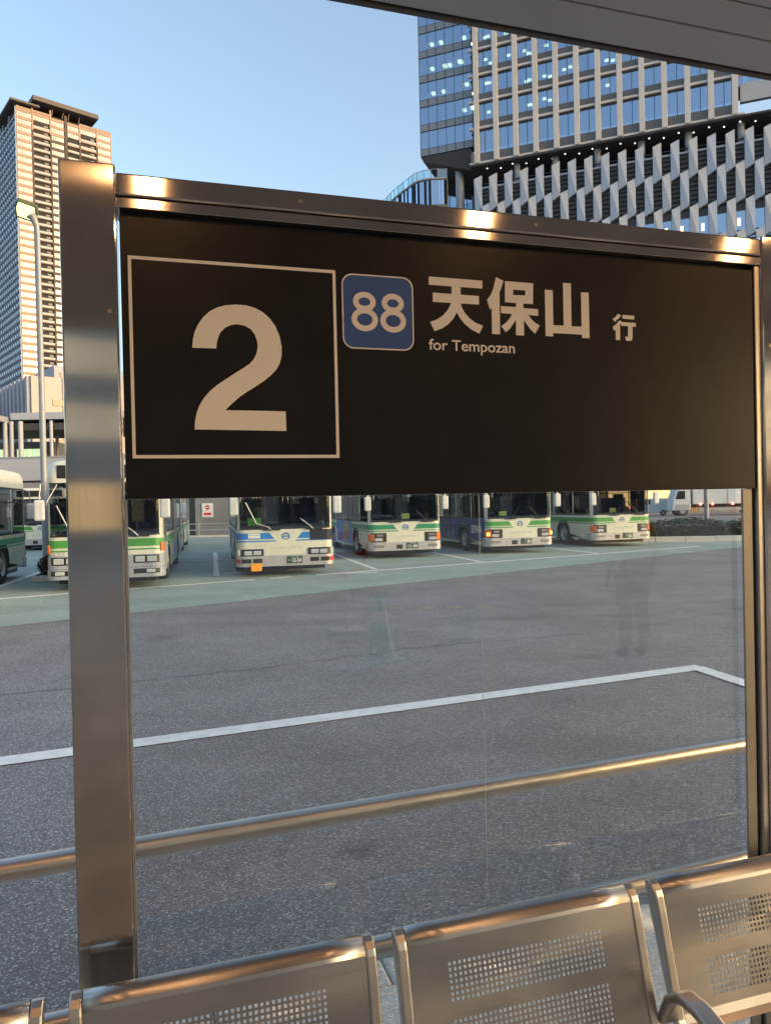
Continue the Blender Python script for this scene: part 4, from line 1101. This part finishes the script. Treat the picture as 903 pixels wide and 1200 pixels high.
for k, j, dx in lit:
    z = slab[k] + 1.15 + rl.uniform(1.0, 2.3); x = PX[j] + .5 + dx
    lampr.box(x, x + .62, 1.6, 1.85, z, z + .36)
lampr.obj('office_light', 'office_lamp', OT, fix=False)
MB().box(51.4, 75, 1.2, 2.0, 62.2, 65.0).obj('wing_band', 'fascia_grey', OT)
MB().box(52.5, 75, 2.5, 3.0, 65, 90).obj('wing_wall', 'concrete_wall', OT)
MB().box(51.0, 54.6, 2.0, 2.2, 65, 69).obj('wing_window', 'tower_glass', OT)
# soffit and setback columns
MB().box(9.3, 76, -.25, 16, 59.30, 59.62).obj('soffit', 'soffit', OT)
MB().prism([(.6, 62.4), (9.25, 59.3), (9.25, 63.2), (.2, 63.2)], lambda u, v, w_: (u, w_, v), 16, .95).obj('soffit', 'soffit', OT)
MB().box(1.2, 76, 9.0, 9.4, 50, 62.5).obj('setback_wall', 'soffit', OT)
for k in range(10):
    o = link('setback_window', share_box('setback_pane', 0, 1.5, 8.9, 8.95, 0, 6, 'tower_glass'), None, OT); o.location = (1.5 + k * 1.65 if k < 6 else 2 + k * 1.6, 0, 54.4)
for x in (6.6, 17.0, 23.4, 30.2, 37.0, 44.0, 51.5, 58.5):
    MB().tube([(x, 2.0 if x > 8 else 3.2, 50), (x, 2.0 if x > 8 else 3.2, 59.5 if x > 8 else 62)], .55 if x > 8 else .75, 20).obj('column', 'steel_grey', OT, smooth=True)
dl = MB()
for k in range(24): dl.tube([(12 + k * 1.9 * 1.15, 1.2 + (k % 2) * .8, 59.22), (12 + k * 1.9 * 1.15, 1.2 + (k % 2) * .8, 59.29)], .11, 8)
dl.obj('downlight', 'downlight', OT)
# podium of folded fins
MB().box(10.0, 80, .9, 1.4, 0, 55.6).obj('podium_wall', 'louver', OT)
MB().box(10.0, 80, .5, 1.6, 55.6, 55.9).obj('parapet', 'steel_grey', OT)
pit, rowh = 2.62, 5.15; pwid = pit / 2
finm = {}
def fin(kind):
    if kind not in finm:
        mb = MB(); w_ = pwid - .04; h = 5.70; sl = .62
        A_, B_, C_, D_ = (0, 0, 0), (w_, 0, sl), (w_, 0, h + sl), (0, 0, h)
        dep = .02
        a, b, c, d_ = (0, .3, 0), (w_, dep, sl), (w_, .3, h + sl), (0, dep, h)
        a2, b2, c2, d2 = (0, .9, 0), (w_, .9, sl), (w_, .9, h + sl), (0, .9, h)
        if kind == 'x': tri = ((a, b, d_), (b, c, d_))
        for t_ in tri: mb.face(t_)
        for q in ((a2, b2, b, a), (b2, c2, c, b), (c2, d2, d_, c), (d2, a2, a, d_)): mb.face(q)
        me = mb.mesh('fin'); finm[kind] = me
        me.materials.append(MAT['fin_grey']); me.materials.append(MAT['fin_blue'])
    return finm[kind]
fa = fin('x'); fb = fa.copy(); fb.materials.clear(); fb.materials.append(MAT['fin_blue'])
for row in range(5):
    for k in range(26):
        x = 9.9 + k * pit + (pwid if row % 2 else 0)
        z = 51.55 - row * rowh + (0 if row % 2 == 0 else .28)
        o = link('fin', fa if k % 2 else fb, None, OT); o.location = (x, 0, z)
for row in range(5):
    zr = 51.55 - row * rowh
    lv = MB()
    for k in range(7 if row < 2 else 2): lv.box(10.2, 76, .55, .88, zr + .5 + k * .72, zr + .58 + k * .72)
    lv.obj('louver_blade', 'louver', OT, fix=False)
for k in range(26):
    x = 9.9 + k * pit
    o = link('window', share_box('pod_pane', .05, pwid * 2 - .05, .70, .74, 0, 4.2, 'tower_glass'), None, OT); o.location = (x, 0, 41.3 - .0)
wl = MB()
for x in (40.3, 45.6, 47.0, 50.7, 42.6): wl.box(x, x + .4, .60, .68, 43.3, 44.4)
wl.obj('warm_light', 'office_lamp_warm', OT)
# curved terrace with a glass balustrade at the left of the podium
tr = MB()
Rinv = Matrix.Rotation(-R(90 - 111), 4, 'Z')
pts = [(12, 131.0), (10.4, 131.0), (9.2, 131.1), (8.0, 131.5), (6.85, 132.2), (6.1, 133.2), (5.4, 134.5), (4.5, 136.1), (3.6, 137.8), (2.95, 139.2), (2.3, 140.6), (1.6, 142.3), (.95, 144), (.3, 146.5), (-.2, 149.5), (-.5, 153), (-.5, 158)]
pts = [Rinv @ Vector((x - 7.116, y - 132, 0)) for x, y in pts]
for k in range(len(pts) - 1):
    p_, q_ = pts[k], pts[k + 1]
    MB().face([(p_.x, p_.y, 58.95), (q_.x, q_.y, 58.95), (q_.x, q_.y, 60.3), (p_.x, p_.y, 60.3)]).obj('terrace_pane', 'terrace_glass', OT)
    n_ = Vector((q_.y - p_.y, p_.x - q_.x, 0)).normalized() * -.02
    wq = MB()
    for j in range(3):
        a_, b_ = p_.lerp(q_, j / 3 + .02), p_.lerp(q_, (j + 1) / 3 - .02)
        for z0, z1 in ((54.2, 58.4), (49.6, 53.8)): wq.face([(a_.x, a_.y, z0), (b_.x, b_.y, z0), (b_.x, b_.y, z1), (a_.x, a_.y, z1)])
    wq.obj('terrace_window', 'tower_glass', OT)
    c0, c1 = p_ + Vector((.12, .12, 0)), q_ + Vector((.12, .12, 0))
    tr.face([(c0.x, c0.y, 40), (c1.x, c1.y, 40), (c1.x, c1.y, 58.7), (c0.x, c0.y, 58.7)])
    MB().box(-.05, .05, -.05, .05, 58.8, 60.33, Matrix.Translation((p_.x, p_.y, 0))).obj('terrace_post', 'pole_grey', OT)
tr.obj('terrace_wall', 'spandrel', OT)
MB().tube([(v.x, v.y, 58.72) for v in pts], .2, 8).obj('terrace_edge', 'steel_grey', OT, smooth=True)
MB().tube([(v.x, v.y, 60.33) for v in pts], .05, 6).obj('terrace_rail', 'pole_grey', OT, smooth=True)

# ------------------------------------------------------------------ what stands behind the stop (seen in the glass and steel), with an added building
sb = thing('added_back_building', 'unseen tall building added behind the bus stop, shaped for shade and reflections', 'building', (0, -48, 0))  # unseen building added to keep low sun off the lot
MB().box(-140, 140, -20, 0, 0, 26).obj('wall', 'back_wall', sb)
for k in range(46):
    if k not in (24, 25): MB().box(-138 + k * 6, -138 + k * 6 + 4.6, .01, .06, .6, 3.6).obj('shop_window', 'win_dark', sb)
for a, b, m_ in ((6, 8.2, 'win_dark'), (8.5, 12.6, 'reflection_glow'), (13, 16.6, 'win_dark')): MB().box(a, b, .01, .06, .6, 3.6).obj('shop_window', m_, sb)  # warm glowing pane added where the steel post mirrors it
mb = MB()
for k in range(46):
    for j in range(4): mb.box(-138 + k * 6, -138 + k * 6 + 4.6, .01, .05, 6.5 + j * 4.2, 8.8 + j * 4.2)
mb.obj('glow_pane', 'back_pane_glow', sb, fix=False)['kind'] = 'stuff'  # glowing rows added to brighten the bands mirrored in the post
cnn = thing('traffic_cone', 'green traffic cone on the pavement, mirrored faintly in the glass', 'traffic cone', (3.48, -3.67, PAVE))
MB().tube([(0, 0, .03), (0, 0, .70)], [.16, .03], 20).obj('cone', 'cone_green', cnn, smooth=True)
MB().box(-.19, .19, -.19, .19, 0, .03).obj('base', 'cone_green', cnn, .01)
MB().tube([(0, 0, .42), (0, 0, .54)], [.088, .065], 20, False).obj('collar', 'paper', cnn)
rs_ = thing('round_sign', 'round red ringed sign on a stand, mirrored faintly in the glass', 'sign', (4.13, -5.43, PAVE), ROTS)
MB().tube([(0, .02, 1.02), (0, .05, 1.02)], .30, 32).obj('ring_disc', 'sign_red', rs_)
MB().tube([(0, .051, 1.02), (0, .056, 1.02)], .21, 32).obj('face', 'sign_face', rs_)
MB().box(-.21, .21, .057, .062, .985, 1.055).obj('bar', 'sign_red', rs_)
MB().tube([(0, 0, .05), (0, 0, 1.3)], .025, 12).obj('stand', 'steel_pipe', rs_)
MB().box(-.22, .22, -.2, .2, 0, .05).obj('base', 'concrete', rs_)
nb = thing('notice_board', 'white paper notice on a low stand, mirrored faintly in the glass', 'notice', (4.94, -4.04, PAVE), ROTS)
MB().box(-.12, .12, 0, .02, .02, .36).obj('sheet_board', 'paper', nb)
MB().box(-.13, .13, -.12, -.001, 0, .02).obj('foot', 'steel_grey', nb)
for k in range(4):
    c = Vector((5.92, -6.86, 0)).lerp(Vector((7.0, -5.98, 0)), k / 3)
    o = MB().box(-.12, .12, -.1, .1, 0, .006).obj('tactile_tile', 'tactile_yellow'); o.location = (c.x, c.y, PAVE + .001); o.rotation_euler.z = ROTS + R(25)
    tag(o, 'yellow tactile tile on the pavement behind the stop', 'paving tile', 'yellow tactile tiles')

# a person standing behind the stop, seen only as a faint reflection in the glass
def skin(name, joints, edges, m, parent, sub=1):
    me = bpy.data.meshes.new(name); me.from_pydata([j[0] for j in joints], edges, [])
    o = bpy.data.objects.new(name, me); COL.objects.link(o); o.parent = parent
    me.materials.append(MAT[m])
    sk = o.modifiers.new('skin', 'SKIN'); sk.use_smooth_shade = True
    for i, j in enumerate(joints):
        d = me.skin_vertices[0].data[i]; r = j[1]
        d.radius = r if isinstance(r, tuple) else (r, r); d.use_root = (i == 0)
    o.modifiers.new('sub', 'SUBSURF').levels = sub; o.modifiers['sub'].render_levels = sub
    return o
mat('skin_tone', (.42, .25, .17), .55, var=.06); mat('coat_tan', (.80, .52, .34), .85, var=.12, vscale=9)
mat('trousers_brown', (.78, .46, .27), .85, var=.12, vscale=9); mat('hair_black', (.02, .017, .015), .6); mat('shoe_black', (.02, .02, .02), .5)
pn = thing('person', 'person in a tan coat and light brown trousers standing, mirrored faintly in the glass', 'person', (5.65, -2.12, PAVE), R(20))
J = [((0, 0, .92), (.145, .10)), ((0, 0, 1.10), (.13, .095)), ((0, .01, 1.30), (.155, .10)), ((0, .01, 1.43), (.09, .07)), ((0, .0, 1.50), .052), ((0, -.02, 1.57), (.066, .078)), ((0, -.015, 1.66), (.074, .09)), ((0, -.005, 1.72), (.05, .06))]
E_ = [(k, k + 1) for k in range(7)]
for s in (1, -1):
    b = len(J)
    J += [((s * .095, 0, .86), .088), ((s * .10, -.015, .50), .058), ((s * .105, .01, .10), .040), ((s * .115, -.09, .045), .036)]
    E_ += [(0, b), (b, b + 1), (b + 1, b + 2), (b + 2, b + 3)]
    b = len(J)
    J += [((s * .185, .01, 1.40), .056), ((s * .235, .02, 1.13), .042), ((s * .245, -.06, .90), .030), ((s * .245, -.085, .84), (.020, .034)), ((s * .245, -.10, .80), (.016, .036))]
    E_ += [(3, b), (b, b + 1), (b + 1, b + 2), (b + 2, b + 3), (b + 3, b + 4)]
    h = b + 4
    for k, (dy, ln) in enumerate(((-.030, .062), (-.010, .075), (.010, .070), (.028, .055))):
        q = len(J); J += [((s * .245, -.105 + dy, .775), .0085), ((s * .240, -.112 + dy, .775 - ln * .55), .008), ((s * .228, -.115 + dy, .775 - ln), .007)]
        E_ += [(h, q), (q, q + 1), (q + 1, q + 2)]
    q = len(J); J += [((s * .225, -.125, .825), .010), ((s * .215, -.145, .79), .009)]; E_ += [(b + 3, q), (q, q + 1)]
skin('body', J, E_, 'skin_tone', pn)
ct = [((0, 0, .80), (.175, .13)), ((0, 0, 1.0), (.165, .125)), ((0, .01, 1.30), (.178, .122)), ((0, .01, 1.43), (.11, .09)), ((0, .005, 1.475), (.075, .07))]
ce = [(0, 1), (1, 2), (2, 3), (3, 4)]
for s in (1, -1):
    b = len(ct); ct += [((s * .19, .01, 1.40), .074), ((s * .24, .02, 1.13), .060), ((s * .25, -.05, .92), .048)]; ce += [(3, b), (b, b + 1), (b + 1, b + 2)]
skin('coat', ct, ce, 'coat_tan', pn)
tr_ = [((0, 0, .93), (.155, .112))]; te = []
for s in (1, -1):
    b = len(tr_); tr_ += [((s * .095, 0, .84), .104), ((s * .102, -.015, .50), .078), ((s * .106, .008, .10), .066)]; te += [(0, b), (b, b + 1), (b + 1, b + 2)]
skin('trousers', tr_, te, 'trousers_brown', pn)
skin('hair', [((0, .02, 1.64), (.080, .085)), ((0, .012, 1.72), (.082, .094)), ((0, .005, 1.755), (.05, .06))], [(0, 1), (1, 2)], 'hair_black', pn)
for s in (1, -1): skin('shoe', [((s * .108, .03, .045), (.045, .045)), ((s * .112, -.07, .04), (.047, .040)), ((s * .118, -.15, .032), (.04, .03))], [(0, 1), (1, 2)], 'shoe_black', pn)
for s in (1, -1): MB().tube([(s * .030, -.094, 1.655), (s * .030, -.100, 1.655)], .011, 10).obj('eye', 'hair_black', pn)
MB().prism([(-.014, 1.60), (.014, 1.60), (.006, 1.65), (-.006, 1.65)], lambda u, v, w_: (u, w_, v), -.092, -.118).obj('nose', 'skin_tone', pn, .004, 2)
MB().box(-.024, .024, -.098, -.090, 1.566, 1.576).obj('mouth', 'sign_red', pn, .003)
for s in (1, -1): MB().box(s * .076 - .008, s * .076 + .008, -.02, .02, 1.61, 1.67).obj('ear', 'skin_tone', pn, .006)
